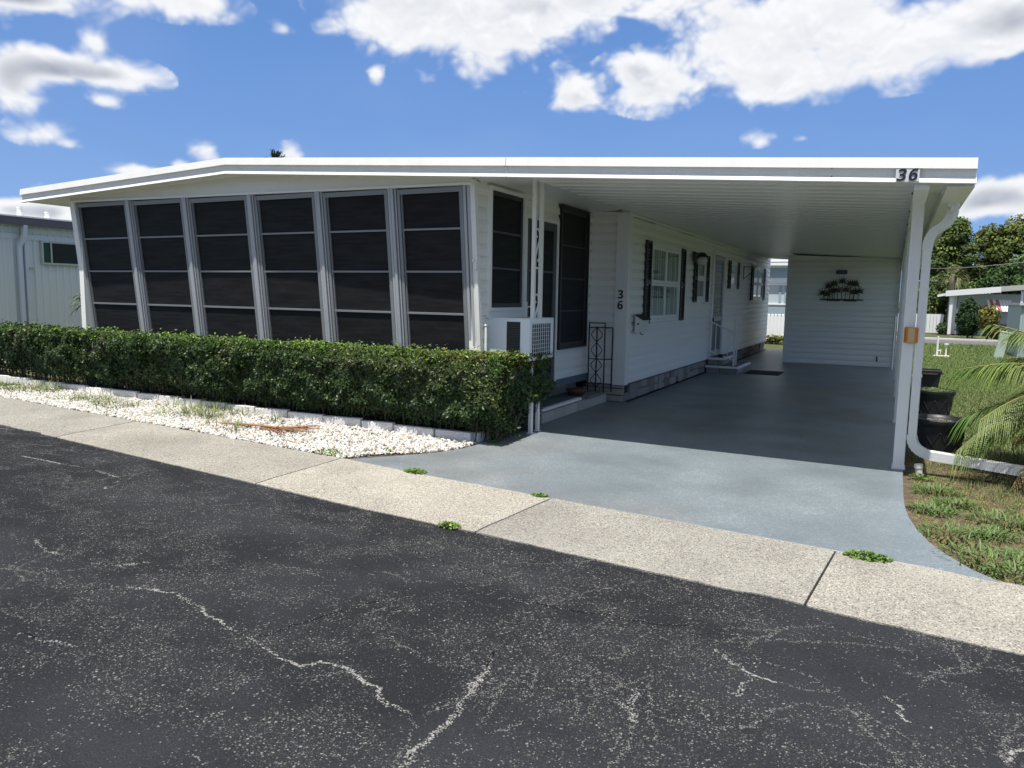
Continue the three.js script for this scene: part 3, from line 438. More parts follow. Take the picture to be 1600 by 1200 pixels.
// front room: leaning wall of screened windows
const LEAN = Math.atan(0.0991), zl = (y) => -7.411 + (y - 0.964) * 0.0991, Y0 = 0.42;
const lv = (y) => (y - Y0) / Math.cos(LEAN);
const topAt = (x) => mix(2.868, 2.79, (x + 11.05) / 6.75);
const POSTS = [-11.08, -9.84, -8.68, -7.48, -6.35, -5.26, -4.25];
for (let k = 0; k < 6; k++) {
  const u0 = POSTS[k] + 0.068, u1 = POSTS[k + 1] - 0.068, top = lv(topAt((u0 + u1) / 2) - 0.02), w = group('screen_window', [0, Y0, zl(Y0)], home); w.rotation.x = LEAN;
  const rows = [0.06, lv(0.89), lv(1.367), lv(1.848), lv(2.325), top - 0.055];
  mesh('frame', [boxb(u0, u0 + 0.035, 0, top, -0.045, -0.006), boxb(u1 - 0.035, u1, 0, top, -0.045, -0.006), boxb(u0 + 0.035, u1 - 0.035, top - 0.055, top, -0.045, -0.01), boxb(u0 + 0.035, u1 - 0.035, 0, 0.06, -0.045, -0.008), boxb(u0 + 0.045, u0 + 0.055, 0.06, top - 0.055, -0.05, -0.02), boxb(u1 - 0.055, u1 - 0.045, 0.06, top - 0.055, -0.05, -0.02)], FRAME, w);
  for (let j = 0; j < 5; j++) {
    const m = mesh('screen_panel', boxb(u0 + 0.035, u1 - 0.035, rows[j], rows[j + 1], -0.052, -0.042), SCREEN, w); { const uv = m.geometry.attributes.uv; for (let i = 0; i < uv.count; i++) uv.setXY(i, uv.getX(i) + k * 0.37 + j * 0.13, uv.getY(i) * 0.42 + j * 0.31 + k * 0.17); }
    if (j) mesh('rail', boxb(u0 + 0.035, u1 - 0.035, rows[j] - 0.011, rows[j] + 0.011, -0.042, -0.022), FRAME, w);
  }
}
for (let k = 0; k < 7; k++) {
  const x = POSTS[k], m = mesh('window_post', k === 0 ? [boxb(-0.06, 0.045, 0, lv(topAt(x)), -0.08, 0.012)] : k === 6 ? [boxb(-0.06, -0.025, 0, lv(topAt(x)), -0.06, 0.0), boxb(-0.025, 0.066, 0, lv(topAt(x)), -0.06, -0.035), boxb(-0.005, 0.03, 0, lv(topAt(x)), -0.034, 0.006)] : [boxb(-0.055, -0.024, 0, lv(topAt(x)), -0.06, 0.004), boxb(-0.012, 0.026, 0, lv(topAt(x)), -0.06, 0.016), boxb(0.038, 0.055, 0, lv(topAt(x)), -0.06, 0.0), boxb(-0.05, 0.05, 0, lv(topAt(x)), -0.06, -0.03)], k === 0 ? TRIM : ALU, home);
  m.position.set(x, Y0, zl(Y0)); m.rotation.x = LEAN;
}
mesh('sill_panel', [boxb(-11.12, FX, 0.1, Y0 + 0.01, -7.53, -7.44)], SIDING, home);
mesh('header', sweep([[-11.14, 2.862, zl(2.85)], [FX + 0.005, 2.782, zl(2.78)]], [[-0.07, 0], [0.016, 0], [0.02, 0.026], [-0.07, 0.03]]), TRIM, home);
{ const s = new THREE.Shape([[-11.14, 2.88], [FX, 2.8], [FX, 2.9], [-7.58, 3.12], [-11.14, 2.98]].map((p) => new THREE.Vector2(...p))); mesh('gable_panel', new THREE.ExtrudeGeometry(s, { depth: 0.05, bevelEnabled: false }).translate(0, 0, -7.275), SIDING, home); }
// side of the front room, towards the carport
const UF = (z) => -7.2 - z;
const fside = mesh('front_room_wall', boxb(0.2, 3.66, 0.42, 2.88, -0.06, 0.05), SIDING, home); fside.position.set(FX - 0.06, 0, -7.2); fside.rotation.y = TURN;
const FW = [[UF(-7.6), UF(-8.45), 1.44, 2.8], [UF(-9.62), UF(-10.62), 0.88, 2.82]], FD = [UF(-8.54), UF(-9.5), 0.42, 2.56];
boards(fside, 3.63, 0.43, 2.83, [...FW.map((o) => [o[0] - 0.02, o[1] + 0.02, o[2], o[3]]), [FD[0] - 0.04, FD[1] + 0.04, 0.4, FD[3]]], 0.1345, (y) => UF(zl(y)) + 0.05);
{ // the leaning front edge of that wall: siding clipped by the slant is closed with a wedge and a trim
  const pts = [[0.42, zl(0.42)], [2.84, zl(2.84)], [2.84, -7.43], [0.42, -7.43]]; const s = new THREE.Shape(pts.map(([y, z]) => new THREE.Vector2(-z, y)));
  mesh('wedge_panel', new THREE.ExtrudeGeometry(s, { depth: 0.04, bevelEnabled: false }).rotateY(TURN).translate(FX - 0.05, 0, 0), SIDING, home);
  const t = mesh('corner_trim', boxb(-0.015, 0.03, 0, lv(2.84), -0.05, 0.012), WHITE, home); t.position.set(FX, Y0, zl(Y0)); t.rotation.x = LEAN;
  mesh('downpipe', [rod(V(FX + 0.04, 0.4, -7.5), V(FX + 0.04, 1.24, -7.5), 0.016), new THREE.SphereGeometry(0.022, 10, 8).translate(FX + 0.04, 1.25, -7.5)], TRIM, home);
  mesh('latch', [rbox(0.03, 0.1, 0.03, FX + 0.012, 1.92, zl(1.92) + 0.02, 0.008), rbox(0.02, 0.03, 0.05, FX - 0.005, 1.97, zl(1.97) + 0.03, 0.006)], WHITE, home);
  FW.forEach(([u0, u1, v0, v1], k) => {
    const w = frameAt('screen_window', home, FX - 0.06, -7.2, TURN); mesh('frame', rectFrame(u0 - 0.03, u1 + 0.03, v0 - 0.03, v1 + 0.02, 0.04, 0.06, 0.05), k ? BLACK : TRIM, w); mesh('inner_frame', rectFrame(u0 + 0.01, u1 - 0.01, v0 + 0.01, v1 - 0.02, 0.05, 0.025, 0.06), M(0.03, 0.032, 0.035, 0.5), w);
    const n = k ? 4 : 3; for (let j = 0; j < n; j++) { const a = mix(v0 + 0.05, v1 - 0.06, j / n), b = mix(v0 + 0.05, v1 - 0.06, (j + 1) / n); mesh('screen_panel', boxb(u0 + 0.05, u1 - 0.05, a, b, 0.055, 0.068), SCREEN, w); if (j) mesh('rail', boxb(u0 + 0.05, u1 - 0.05, a - 0.01, a + 0.01, 0.068, 0.08), k ? BLACK : ALUD, w); }
    if (!k) mesh('sill', [boxb(u0 - 0.05, u1 + 0.05, v0 - 0.11, v0 - 0.032, 0.05, 0.1), boxb(u0 - 0.05, u1 + 0.05, v0 - 0.19, v0 - 0.12, 0.05, 0.085)], TRIM, w);
  });
  const d = frameAt('door', home, FX - 0.06, -7.2, TURN), [u0, u1, v0, v1] = FD;
  mesh('frame', [boxb(u0 - 0.035, u0 + 0.01, v0, v1 + 0.04, 0.05, 0.1), boxb(u1 - 0.01, u1 + 0.035, v0, v1 + 0.04, 0.05, 0.1), boxb(u0 + 0.01, u1 - 0.01, v1, v1 + 0.04, 0.05, 0.098)], TRIM, d);
  mesh('leaf', [...rectFrame(u0 + 0.012, u1 - 0.012, v0 + 0.01, v1 - 0.004, 0.1, 0.03, 0.055), boxb(u0 + 0.1, u1 - 0.1, 1.2, 1.28, 0.055, 0.08)], M(0.05, 0.06, 0.065, 0.5), d);
  mesh('screen_panel', boxb(u0 + 0.1, u1 - 0.1, 1.28, v1 - 0.1, 0.058, 0.066), SCREEN, d); mesh('screen_panel', boxb(u0 + 0.1, u1 - 0.1, v0 + 0.1, 1.2, 0.058, 0.066), SCREEN, d);
  mesh('rail', boxb(u0 + 0.1, u1 - 0.1, 1.9, 1.925, 0.066, 0.08), ALUD, d);
  mesh('handle', [tube([V(u0 + 0.02, 1.44, 0.1), V(u0 + 0.08, 1.46, 0.11), V(u0 + 0.14, 1.435, 0.11), V(u0 + 0.2, 1.46, 0.11)], 0.01, 20, 6), rbox(0.03, 0.2, 0.02, u0 + 0.02, 1.42, 0.095, 0.006)], WHITE, d);
  mesh('base_band', boxb(FX - 0.05, FX + 0.008, 0.32, 0.425, -10.82, -7.5), SLATE, home);
  const f = mesh('front_room_skirting', boxb(FX - 0.3, FX - 0.2, 0, 0.32, -10.85, -7.5), MORTAR, home);
  for (let i = 0; i < 8; i++) mesh('block', rbox(0.09, 0.16, 0.395, FX - 0.19, 0.22, -7.72 - i * 0.405, 0.008), BLOCK[(i * 3) % 4], f);
}
// stoop beside the front room
{
  const st = group('stoop', [0, 0, 0]); tag(st, 'low painted stoop with a white nosing and a row of concrete blocks beside the driveway', 'stoop');
  mesh('slab', boxb(FX - 0.16, -3.9, 0.02, 0.165, -10.7, -8.45), SLATE, st);
  for (let i = 0; i < 6; i++) mesh('block', rbox(0.1, 0.125, 0.378, -3.89, 0.067, -8.62 - i * 0.395, 0.008), PALE[[2, 0, 2, 1, 0, 2][i]], st);
  for (let i = 0; i < 1; i++) mesh('block', rbox(0.28, 0.125, 0.1, -4.08, 0.067, -8.4, 0.006), BLOCK[0], st);
  mesh('nosing', rbox(0.07, 0.04, 1.36, -3.9, 0.158, -9.15, 0.012), TRIM, st);
  mesh('ledge', [rbox(0.2, 0.04, 0.5, -3.93, 0.15, -10.3, 0.01)], BLOCK[3], st);
}
// roof and fascia
const FZ = -6.96;
const lipProfiles = { drip_edge: [[-0.02, 0], [0.036, 0.0], [0.036, 0.006], [0.006, 0.05], [-0.02, 0.05]], fascia_band: [[-0.03, 0.048], [0.004, 0.048], [0.008, 0.122], [-0.03, 0.122]], top_trim: [[-0.05, 0.114], [0.044, 0.11], [0.032, 0.195], [-0.05, 0.203]] };
function fascia(path, parent) { const f = group('fascia', [0, 0, 0], parent); for (const k in lipProfiles) mesh(k, sweep(path, lipProfiles[k]), WHITE, f); return f; }
fascia([[-11.87, 2.862, FZ], [-7.58, 3.044, FZ], [-3.622, 2.791, FZ]], home);
{
  const s = new THREE.Shape([[-11.86, 3.055], [-7.58, 3.237], [-3.63, 2.985], [-3.63, 2.88], [-4.18, 2.855], [-7.58, 3.06], [-11.1, 2.925], [-11.86, 2.885]].map((p) => new THREE.Vector2(...p)));
  mesh('roof', new THREE.ExtrudeGeometry(s, { depth: 18.2, bevelEnabled: false }).translate(0, 0, -25.2), WHITE, home);
  mesh('eave_trim', [boxb(-11.9, -11.862, 2.88, 3.062, -25.2, -7.02)], WHITE, home);
}
// house number on the corner board
const font = await new FontLoader().loadAsync('fonts/droid/droid_sans_bold.typeface.json');
function digit(ch, size, slant, mat, parent, x, y, z, round = 1) { const g = new TextGeometry(ch, { font, size, depth: 0.006, curveSegments: 8, bevelEnabled: false }); if (slant) { const p = g.attributes.position; for (let i = 0; i < p.count; i++) p.setX(i, p.getX(i) + p.getY(i) * slant); } g.computeBoundingBox(); g.translate(-(g.boundingBox.max.x + g.boundingBox.min.x) / 2, 0, 0); const m = mesh('house_number', g, mat, parent); m.position.set(x, y, z); return m; }
digit('3', 0.125, 0, BLACK, home, -3.675, 1.575, SZ + 0.051); digit('6', 0.125, 0, BLACK, home, -3.675, 1.415, SZ + 0.051);

// ---------- the carport ----------
const carport = group('carport'); tag(carport, 'white aluminium carport roof on square posts beside the mobile home', 'carport');
fascia([[-3.618, 2.791, FZ], [0.353, 2.528, FZ], [0.492, 2.519, FZ]], carport);
{
  const s = new THREE.Shape([[-3.626, 2.982], [0.49, 2.718], [0.49, 2.66], [-3.626, 2.9]].map((p) => new THREE.Vector2(...p))); mesh('roof_sheet', new THREE.ExtrudeGeometry(s, { depth: 17.3, bevelEnabled: false }).translate(0, 0, -24.3), WHITE, carport);
  const a = V(-3.56, 2.846, 0), b = V(0.3, 2.612, 0), ang = Math.atan2(b.y - a.y, b.x - a.x), L = a.distanceTo(b);
  const pg = mergeGeometries([box(L, 0.012, 0.272), box(L, 0.03, 0.008, 0, 0.012, 0.138), box(L, 0.03, 0.008, 0, 0.012, -0.138), box(L, 0.006, 0.02, 0, -0.0085, 0.07)]);
  for (let i = 0; i < 60; i++) { const m = mesh('roof_pan', pg, CEIL, carport); m.position.set((a.x + b.x) / 2, (a.y + b.y) / 2, -7.13 - i * 0.288); m.rotation.z = ang + 0.0006 * Math.sin(i * 2.3); }
  mesh('beam', boxb(0.07, 0.18, 2.5, 2.612, -24.2, -7.0), TRIM, carport);
  mesh('ledger', boxb(SX + 0.012, SX + 0.05, 2.79, 2.832, -24.2, SZ), TRIM, carport);
  const gut = mesh('rain_gutter', [boxb(0.3, 0.49, 2.5, 2.515, -24.2, -7.0), boxb(0.3, 0.312, 2.515, 2.66, -24.2, -7.0), boxb(0.478, 0.49, 2.515, 2.665, -24.2, -7.0), boxb(0.18, 0.3, 2.6, 2.615, -24.2, -7.0), boxb(0.312, 0.478, 2.515, 2.66, -7.02, -7.005)], WHITE, carport);
  for (const z of [-8.03, -11.1, -14.2, -17.3, -20.2]) { mesh('post', [rbox(0.1, 2.51, 0.1, 0.128, 1.255, z, 0.006), boxb(0.07, 0.186, 0.002, 0.03, z - 0.058, z + 0.058)], WHITE, carport); }
  for (let i = 0; i < 6; i++) mesh('screw', new THREE.SphereGeometry(0.012, 8, 6).translate(0.068, 2.545, -7.6 - i * 1.5), ALUD, carport);
  // screws and joints of the fascia
  for (const [x, y] of [[-0.55, 0.11], [-0.55, 0.04]]) mesh('screw', new THREE.SphereGeometry(0.007, 8, 6).translate(x, mix(2.791, 2.528, (x + 3.618) / 3.971) + y, FZ + 0.036), ALUD, carport);
  // number 36 on a clear strip
  const yb = mix(2.791, 2.528, (-0.03 + 3.618) / 3.971);
  const plate = mesh('number_plate', boxb(-0.07, 0.1, yb + 0.002, yb + 0.114, FZ + 0.0375, FZ + 0.0405), M(0.62, 0.63, 0.64, 0.3), carport);
  digit('3', 0.092, 0.16, BLACK, carport, -0.028, yb + 0.012, FZ + 0.041); digit('6', 0.092, 0.16, BLACK, carport, 0.056, yb + 0.01, FZ + 0.041);
  // downspout
  const ds = group('downspout', [0, 0, 0], carport), path = (pts, w, d) => { const out = []; for (let i = 0; i + 1 < pts.length; i++) out.push(bar(pts[i], pts[i + 1].clone().add(pts[i + 1].clone().sub(pts[i]).setLength(0.01)), w, d)); return out; };
  const el = (a, b, c, n) => new THREE.QuadraticBezierCurve3(a, b, c).getPoints(n);
  mesh('upper_elbow', path(el(V(0.41, 2.51, -7.96), V(0.42, 2.33, -7.97), V(0.31, 2.27, -7.98), 8), 0.075, 0.06).concat(path(el(V(0.31, 2.27, -7.98), V(0.225, 2.22, -7.99), V(0.225, 2.08, -7.99), 8), 0.075, 0.06)), WHITE, ds);
  mesh('pipe', [rbox(0.075, 1.75, 0.06, 0.225, 1.21, -7.99, 0.01), boxb(0.182, 0.268, 1.7, 1.72, -8.03, -7.955), boxb(0.182, 0.268, 0.9, 0.92, -8.03, -7.955)], WHITE, ds);
  const low = el(V(0.225, 0.345, -7.99), V(0.225, 0.19, -7.99), V(0.4, 0.165, -7.97), 16), rings = [];
  low.forEach((p, i) => { if (i) { const t = p.clone().sub(low[i - 1]).normalize(); rings.push(bar(p.clone().addScaledVector(t, -0.007), p.clone().addScaledVector(t, 0.003), 0.088 - (i % 2) * 0.008, 0.07)); } });
  mesh('ribbed_elbow', [...path(low, 0.078, 0.062), ...rings], WHITE, ds);
  mesh('extension_pipe', [bar(V(0.39, 0.167, -7.972), V(2.3, 0.035, -7.8), 0.085, 0.07)], WHITE, ds);
  // amber reflector wrapped round the front of the post
  const rf = group('reflector', [0.15, 1.29, -7.975], carport); const seg = (a0, a1) => new THREE.CylinderGeometry(0.06, 0.06, 0.13, 10, 1, false, a0, a1 - a0);
  mesh('amber_lens', [seg(-1.5, -0.5), seg(0.5, 1.5)], M(0.62, 0.19, 0.012, 0.25), rf); mesh('pale_lens', seg(-0.5, 0.5), M(0.55, 0.4, 0.2, 0.25), rf);
  mesh('cap', [new THREE.CylinderGeometry(0.05, 0.062, 0.01, 16).translate(0, 0.07, 0), new THREE.CylinderGeometry(0.062, 0.05, 0.01, 16).translate(0, -0.07, 0)], M(0.5, 0.32, 0.16, 0.5), rf);
}
{ // ornamental column
  const c = group('ornamental_column', [-3.69, 0, -7.875]); tag(c, 'white wrought iron column with scrolls at the end of the hedge', 'column');
  const za = 0.095; for (const s of [1, -1]) mesh('pole', [rbox(0.045, 2.9, 0.045, 0, 1.45, s * za, 0.006), boxb(-0.035, 0.035, 0, 0.012, s * za - 0.035, s * za + 0.035)], WHITE, c);
  const scroll = (y0, y1) => { const m = (y0 + y1) / 2, h = (y1 - y0) / 2, pts = []; for (let i = 0; i <= 10; i++) { const a = -0.6 + i / 10 * 4.6; const r = 0.018 + 0.03 * i / 10; pts.push(V(0, y1 - 0.075 + Math.sin(a) * r * 1.5, -0.03 + Math.cos(a) * r)); } const q = pts.map((p) => V(0, 2 * m - p.y, -p.z)).reverse(); return tube([...pts.slice(0).reverse().slice(0, 0), ...pts, V(0, m + h * 0.2, 0.02), V(0, m - h * 0.2, -0.02), ...q].map((p) => p), 0.008, 120, 6); };
  for (const [a, b] of [[1.9, 2.36], [1.16, 1.62]]) { const y1 = b, pts = []; // an S: hook at the top, long stroke, hook at the bottom
    pts.push(V(0, y1 - 0.1, 0.02), V(0, y1 - 0.085, 0.055), V(0, y1 - 0.12, 0.072), V(0, y1 - 0.07, 0.075), V(0, y1 - 0.012, 0.03), V(0, y1 - 0.02, -0.03), V(0, y1 - 0.09, -0.062), V(0, (a + b) / 2 + 0.02, 0.0), V(0, a + 0.1, 0.06), V(0, a + 0.03, 0.05), V(0, a + 0.008, 0.0), V(0, a + 0.03, -0.055), V(0, a + 0.09, -0.06), V(0, a + 0.11, -0.025), V(0, a + 0.085, -0.01)); mesh('scroll', tube(pts, 0.011, 110, 6), WHITE, c); }
}
// ---------- storage shed closing the carport ----------
{
  const s = group('storage_shed'); tag(s, 'white vinyl sided storage shed closing the back of the carport', 'shed');
  const f = mesh('front_wall', boxb(0, 2.55, 0, 2.66, -0.06, 0.05), SIDING, s); f.position.set(-2.48, 0, -20.36); boards(f, 2.55, 0.01, 2.6);
  mesh('side_wall', [boxb(-2.48, -2.4, 0, 2.72, -24.2, -20.42)], SIDING, s); mesh('side_wall', [boxb(-0.02, 0.06, 0, 2.6, -24.2, -20.42)], SIDING, s); mesh('rear_wall', boxb(-2.4, -0.02, 0, 2.66, -24.2, -24.1), SIDING, s);
  mesh('corner_board', [boxb(-2.5, -2.42, 0, 2.72, -20.32, -20.285), boxb(-2.505, -2.482, 0, 2.72, -20.42, -20.32)], TRIM, s); mesh('top_trim', sweep([[-2.42, 2.66, -20.31], [0.07, 2.545, -20.31]], [[0, 0], [0.025, 0], [0.025, 0.06], [0, 0.06]]), TRIM, s);
  mesh('outlet', rbox(0.03, 0.12, 0.03, -0.32, 0.2, -20.28, 0.006), BLACK, s);
}
// ---------- things by the house ----------
{
  const a = group('air_conditioner', [-3.905, 0.86, -7.92]); tag(a, 'white window air conditioner box jutting from the screened front room above the hedge', 'air conditioner');
  const W = M(0.78, 0.81, 0.83, 0.5);
  mesh('casing', [rbox(0.54, 0.012, 0.66, 0, 0.474, 0, 0.004), rbox(0.54, 0.012, 0.66, 0, 0.006, 0, 0.004), boxb(-0.27, -0.02, 0.012, 0.468, 0.318, 0.33), boxb(0.155, 0.27, 0.012, 0.468, 0.318, 0.33), boxb(-0.02, 0.155, 0.44, 0.468, 0.318, 0.33), boxb(-0.02, 0.155, 0.012, 0.04, 0.318, 0.33), boxb(0.258, 0.27, 0.012, 0.468, 0.26, 0.318), boxb(0.258, 0.27, 0.012, 0.468, -0.33, -0.27), boxb(0.258, 0.27, 0.42, 0.468, -0.27, 0.26), boxb(0.258, 0.27, 0.012, 0.04, -0.27, 0.26), boxb(-0.27, 0.258, 0.012, 0.468, -0.33, -0.318)], W, a);
  mesh('coil', [boxb(0.225, 0.24, 0.03, 0.43, -0.3, 0.27), boxb(-0.03, 0.165, 0.03, 0.45, 0.29, 0.3)], M(0.05, 0.055, 0.06, 0.6), a);
  const lou = box(0.178, 0.012, 0.016).rotateX(0.5); for (let i = 0; i < 20; i++) { const m = mesh('louvre', lou, M(0.07, 0.075, 0.08, 0.5), a); m.position.set(0.0675, 0.05 + i * 0.0203, 0.32); }
  const grid = []; for (let i = 0; i <= 9; i++) grid.push(boxb(0.262, 0.267, 0.04, 0.42, -0.27 + i * 0.0586, -0.266 + i * 0.0586)); for (let i = 0; i <= 8; i++) grid.push(boxb(0.261, 0.266, 0.042 + i * 0.046, 0.046 + i * 0.046, -0.27, 0.26)); mesh('grille', grid, W, a);
  for (const s of [0.2, -0.2]) mesh('bracket', bar(V(-0.28, -0.42, s), V(0.1, -0.002, s), 0.03), ALU, a);
}
{
  const t = group('iron_trellis', [-3.98, 0.166, -10.62]); tag(t, 'black wrought iron plant trellis with diamond loops standing on the stoop', 'trellis');
  const H = 1.04; mesh('frame', [bar(V(-0.1, 0, 0.02), V(-0.1, H, 0.02), 0.016), bar(V(0.15, 0, 0.02), V(0.15, H, 0.02), 0.016), bar(V(-0.1, H, 0.02), V(0.15, H, 0.02), 0.016), bar(V(-0.1, 0.5, 0.02), V(0.15, 0.5, 0.02), 0.012)], IRON, t);
  mesh('rear_frame', [bar(V(-0.02, 0, -0.1), V(-0.02, H - 0.07, -0.1), 0.016), bar(V(0.23, 0, -0.1), V(0.23, H - 0.07, -0.1), 0.016), bar(V(-0.02, H - 0.07, -0.1), V(0.23, H - 0.07, -0.1), 0.016), bar(V(-0.1, H - 0.07, 0.02), V(-0.02, H - 0.07, -0.1), 0.012), bar(V(0.15, H - 0.07, 0.02), V(0.23, H - 0.07, -0.1), 0.012), bar(V(0.15, 0.5, 0.02), V(0.23, 0.5, -0.1), 0.012)], IRON, t);
  for (let k = 0; k < 4; k++) { const y = 0.06 + k * 0.23; for (const s of [1, -1]) mesh('loop', tube([V(0.025, y, 0.02), V(0.025 + s * 0.042, y + 0.05, 0.02), V(0.025 + s * 0.088, y + 0.115, 0.02), V(0.025 + s * 0.042, y + 0.18, 0.02), V(0.025, y + 0.23, 0.02)], 0.0065, 16, 5), IRON, t); }
}
{
  const p = group('planter_bowl', [-4.06, 0.166, -10.1]); tag(p, 'shallow brown planter bowl with dark soil on the stoop by the iron trellis', 'planter');
  mesh('bowl', new THREE.LatheGeometry([[0, 0], [0.1, 0], [0.15, 0.07], [0.155, 0.1], [0.14, 0.1], [0.13, 0.075], [0, 0.07]].map((q) => new THREE.Vector2(...q)), 24), M(0.13, 0.06, 0.03, 0.7), p);
  mesh('soil', new THREE.CylinderGeometry(0.132, 0.125, 0.02, 20).translate(0, 0.08, 0), M(0.03, 0.02, 0.015, 1), p);
}
{
  const m = group('mailbox', [-3.55, 1.06, -11.33]); m.rotation.y = TURN; tag(m, 'small white wall mailbox with a black slanted lid beside the first shuttered window', 'mailbox');
  const s = new THREE.Shape([[0, 0], [0.08, 0], [0.12, 0.19], [0, 0.26]].map((q) => new THREE.Vector2(...q))); const g = new THREE.ExtrudeGeometry(s, { depth: 0.36, bevelEnabled: false }).rotateY(-Math.PI / 2).translate(0.18, 0, 0);
  mesh('box', g, M(0.72, 0.72, 0.7, 0.4), m); const lid = new THREE.BoxGeometry(0.39, 0.012, 0.16).rotateX(0.52).translate(0, 0.232, 0.07); mesh('lid', lid, BLACK, m); mesh('lock', new THREE.CylinderGeometry(0.014, 0.014, 0.012, 12).rotateZ(Math.PI / 2).translate(-0.184, 0.13, 0.055), BLACK, m); mesh('hook', tube([V(-0.1, 0.01, 0.06), V(-0.1, -0.03, 0.08), V(-0.1, -0.025, 0.12)], 0.008, 12, 6), BLACK, m);
}
{
  const l = group('wall_lamp', [-3.54, 2.3, -14.75]); tag(l, 'black wall lamp with a frosted round globe, unlit, between the shuttered windows', 'lamp');
  mesh('backplate', rbox(0.03, 0.2, 0.14, 0.0, 0.1, 0, 0.01), BLACK, l); mesh('hood', new THREE.LatheGeometry([[0.0, 0.12], [0.05, 0.11], [0.11, 0.03], [0.1, 0.03], [0.0, 0.1]].map((q) => new THREE.Vector2(...q)), 20).translate(0.15, 0.06, 0), BLACK, l); mesh('arm', bar(V(0, 0.16, 0), V(0.15, 0.17, 0), 0.02), BLACK, l); mesh('globe', new THREE.SphereGeometry(0.1, 20, 14).translate(0.15, 0.02, 0), M(0.6, 0.6, 0.57, 0.25), l);
}
{ const b = group('wall_bracket', [-3.55, 2.32, -20.1]); tag(b, 'black iron plant hanger bracket on the siding near the far window', 'bracket'); mesh('plate', boxb(0, 0.015, -0.22, 0.12, -0.02, 0.02), BLACK, b); mesh('arm', [bar(V(0.01, 0.1, 0), V(0.34, 0.1, 0), 0.016), tube([V(0.01, -0.2, 0), V(0.14, -0.1, 0), V(0.3, 0.09, 0)], 0.008, 16, 6)], BLACK, b); }
{
  const s = group('entry_steps', [-3.58, 0, -17.0]); tag(s, 'two concrete block steps with slate treads leading to the side door', 'steps');
  const tread = (x1, y, z0, z1) => { mesh('tread', boxb(0, x1 - 0.05, y - 0.05, y - 0.004, z0 + 0.05, z1 - 0.05), SLATE, s); mesh('nosing', [rbox(0.06, 0.05, z1 - z0, x1 - 0.02, y - 0.025, (z0 + z1) / 2, 0.014), rbox(x1 - 0.055, 0.05, 0.06, (x1 - 0.05) / 2, y - 0.025, z1 - 0.025, 0.014)], TRIM, s); };
  for (let k = 0; k < 4; k++) mesh('block', rbox(0.08, 0.115, 0.34, 0.62, 0.058, -0.62 + k * 0.35, 0.006), BLOCK[k % 3], s); for (let k = 0; k < 2; k++) mesh('block', rbox(0.28, 0.115, 0.08, 0.16 + k * 0.29, 0.058, 0.66, 0.006), BLOCK[k], s);
  tread(0.7, 0.165, -0.8, 0.72);
  for (let k = 0; k < 3; k++) mesh('block', rbox(0.08, 0.11, 0.36, 0.28, 0.22, -0.42 + k * 0.37, 0.006), BLOCK[(k + 1) % 3], s); mesh('block', rbox(0.22, 0.11, 0.08, 0.125, 0.22, 0.5, 0.006), BLOCK[0], s);
  tread(0.36, 0.325, -0.62, 0.56);
  const r = group('stair_railing', [-3.58, 0.165, -17.0]); tag(r, 'white metal stair railing with a black scroll bracket beside the side door', 'railing');
  mesh('post', bar(V(0.56, 0, 0.52), V(0.56, 0.98, 0.52), 0.035), TRIM, r); mesh('post', bar(V(0.56, 0, 0.25), V(0.56, 0.98, 0.25), 0.025), TRIM, r); mesh('top_bar', bar(V(0.56, 0.98, 0.53), V(0.56, 0.98, 0.24), 0.035), TRIM, r);
  mesh('handrail', bar(V(0.03, 0.94, 0.52), V(0.56, 0.7, 0.52), 0.03), TRIM, r); mesh('bottom_rail', bar(V(0.03, 0.3, 0.52), V(0.56, 0.12, 0.52), 0.022), TRIM, r); for (let i = 1; i < 4; i++) mesh('baluster', bar(V(0.03 + i * 0.13, 0.32 - i * 0.045, 0.52), V(0.03 + i * 0.13, 0.92 - i * 0.058, 0.52), 0.014), TRIM, r); mesh('bracket', rbox(0.1, 0.06, 0.03, 0.28, 0.21, 0.535, 0.01), BLACK, r);
  const d = mesh('doormat', rbox(0.7, 0.014, 0.9, 0, 0.007, 0, 0.005), M(0.02, 0.016, 0.016, 1)); d.position.set(-2.45, 0.002, -17.0); tag(d, 'dark rubber doormat lying on the carport floor by the steps', 'doormat');
}
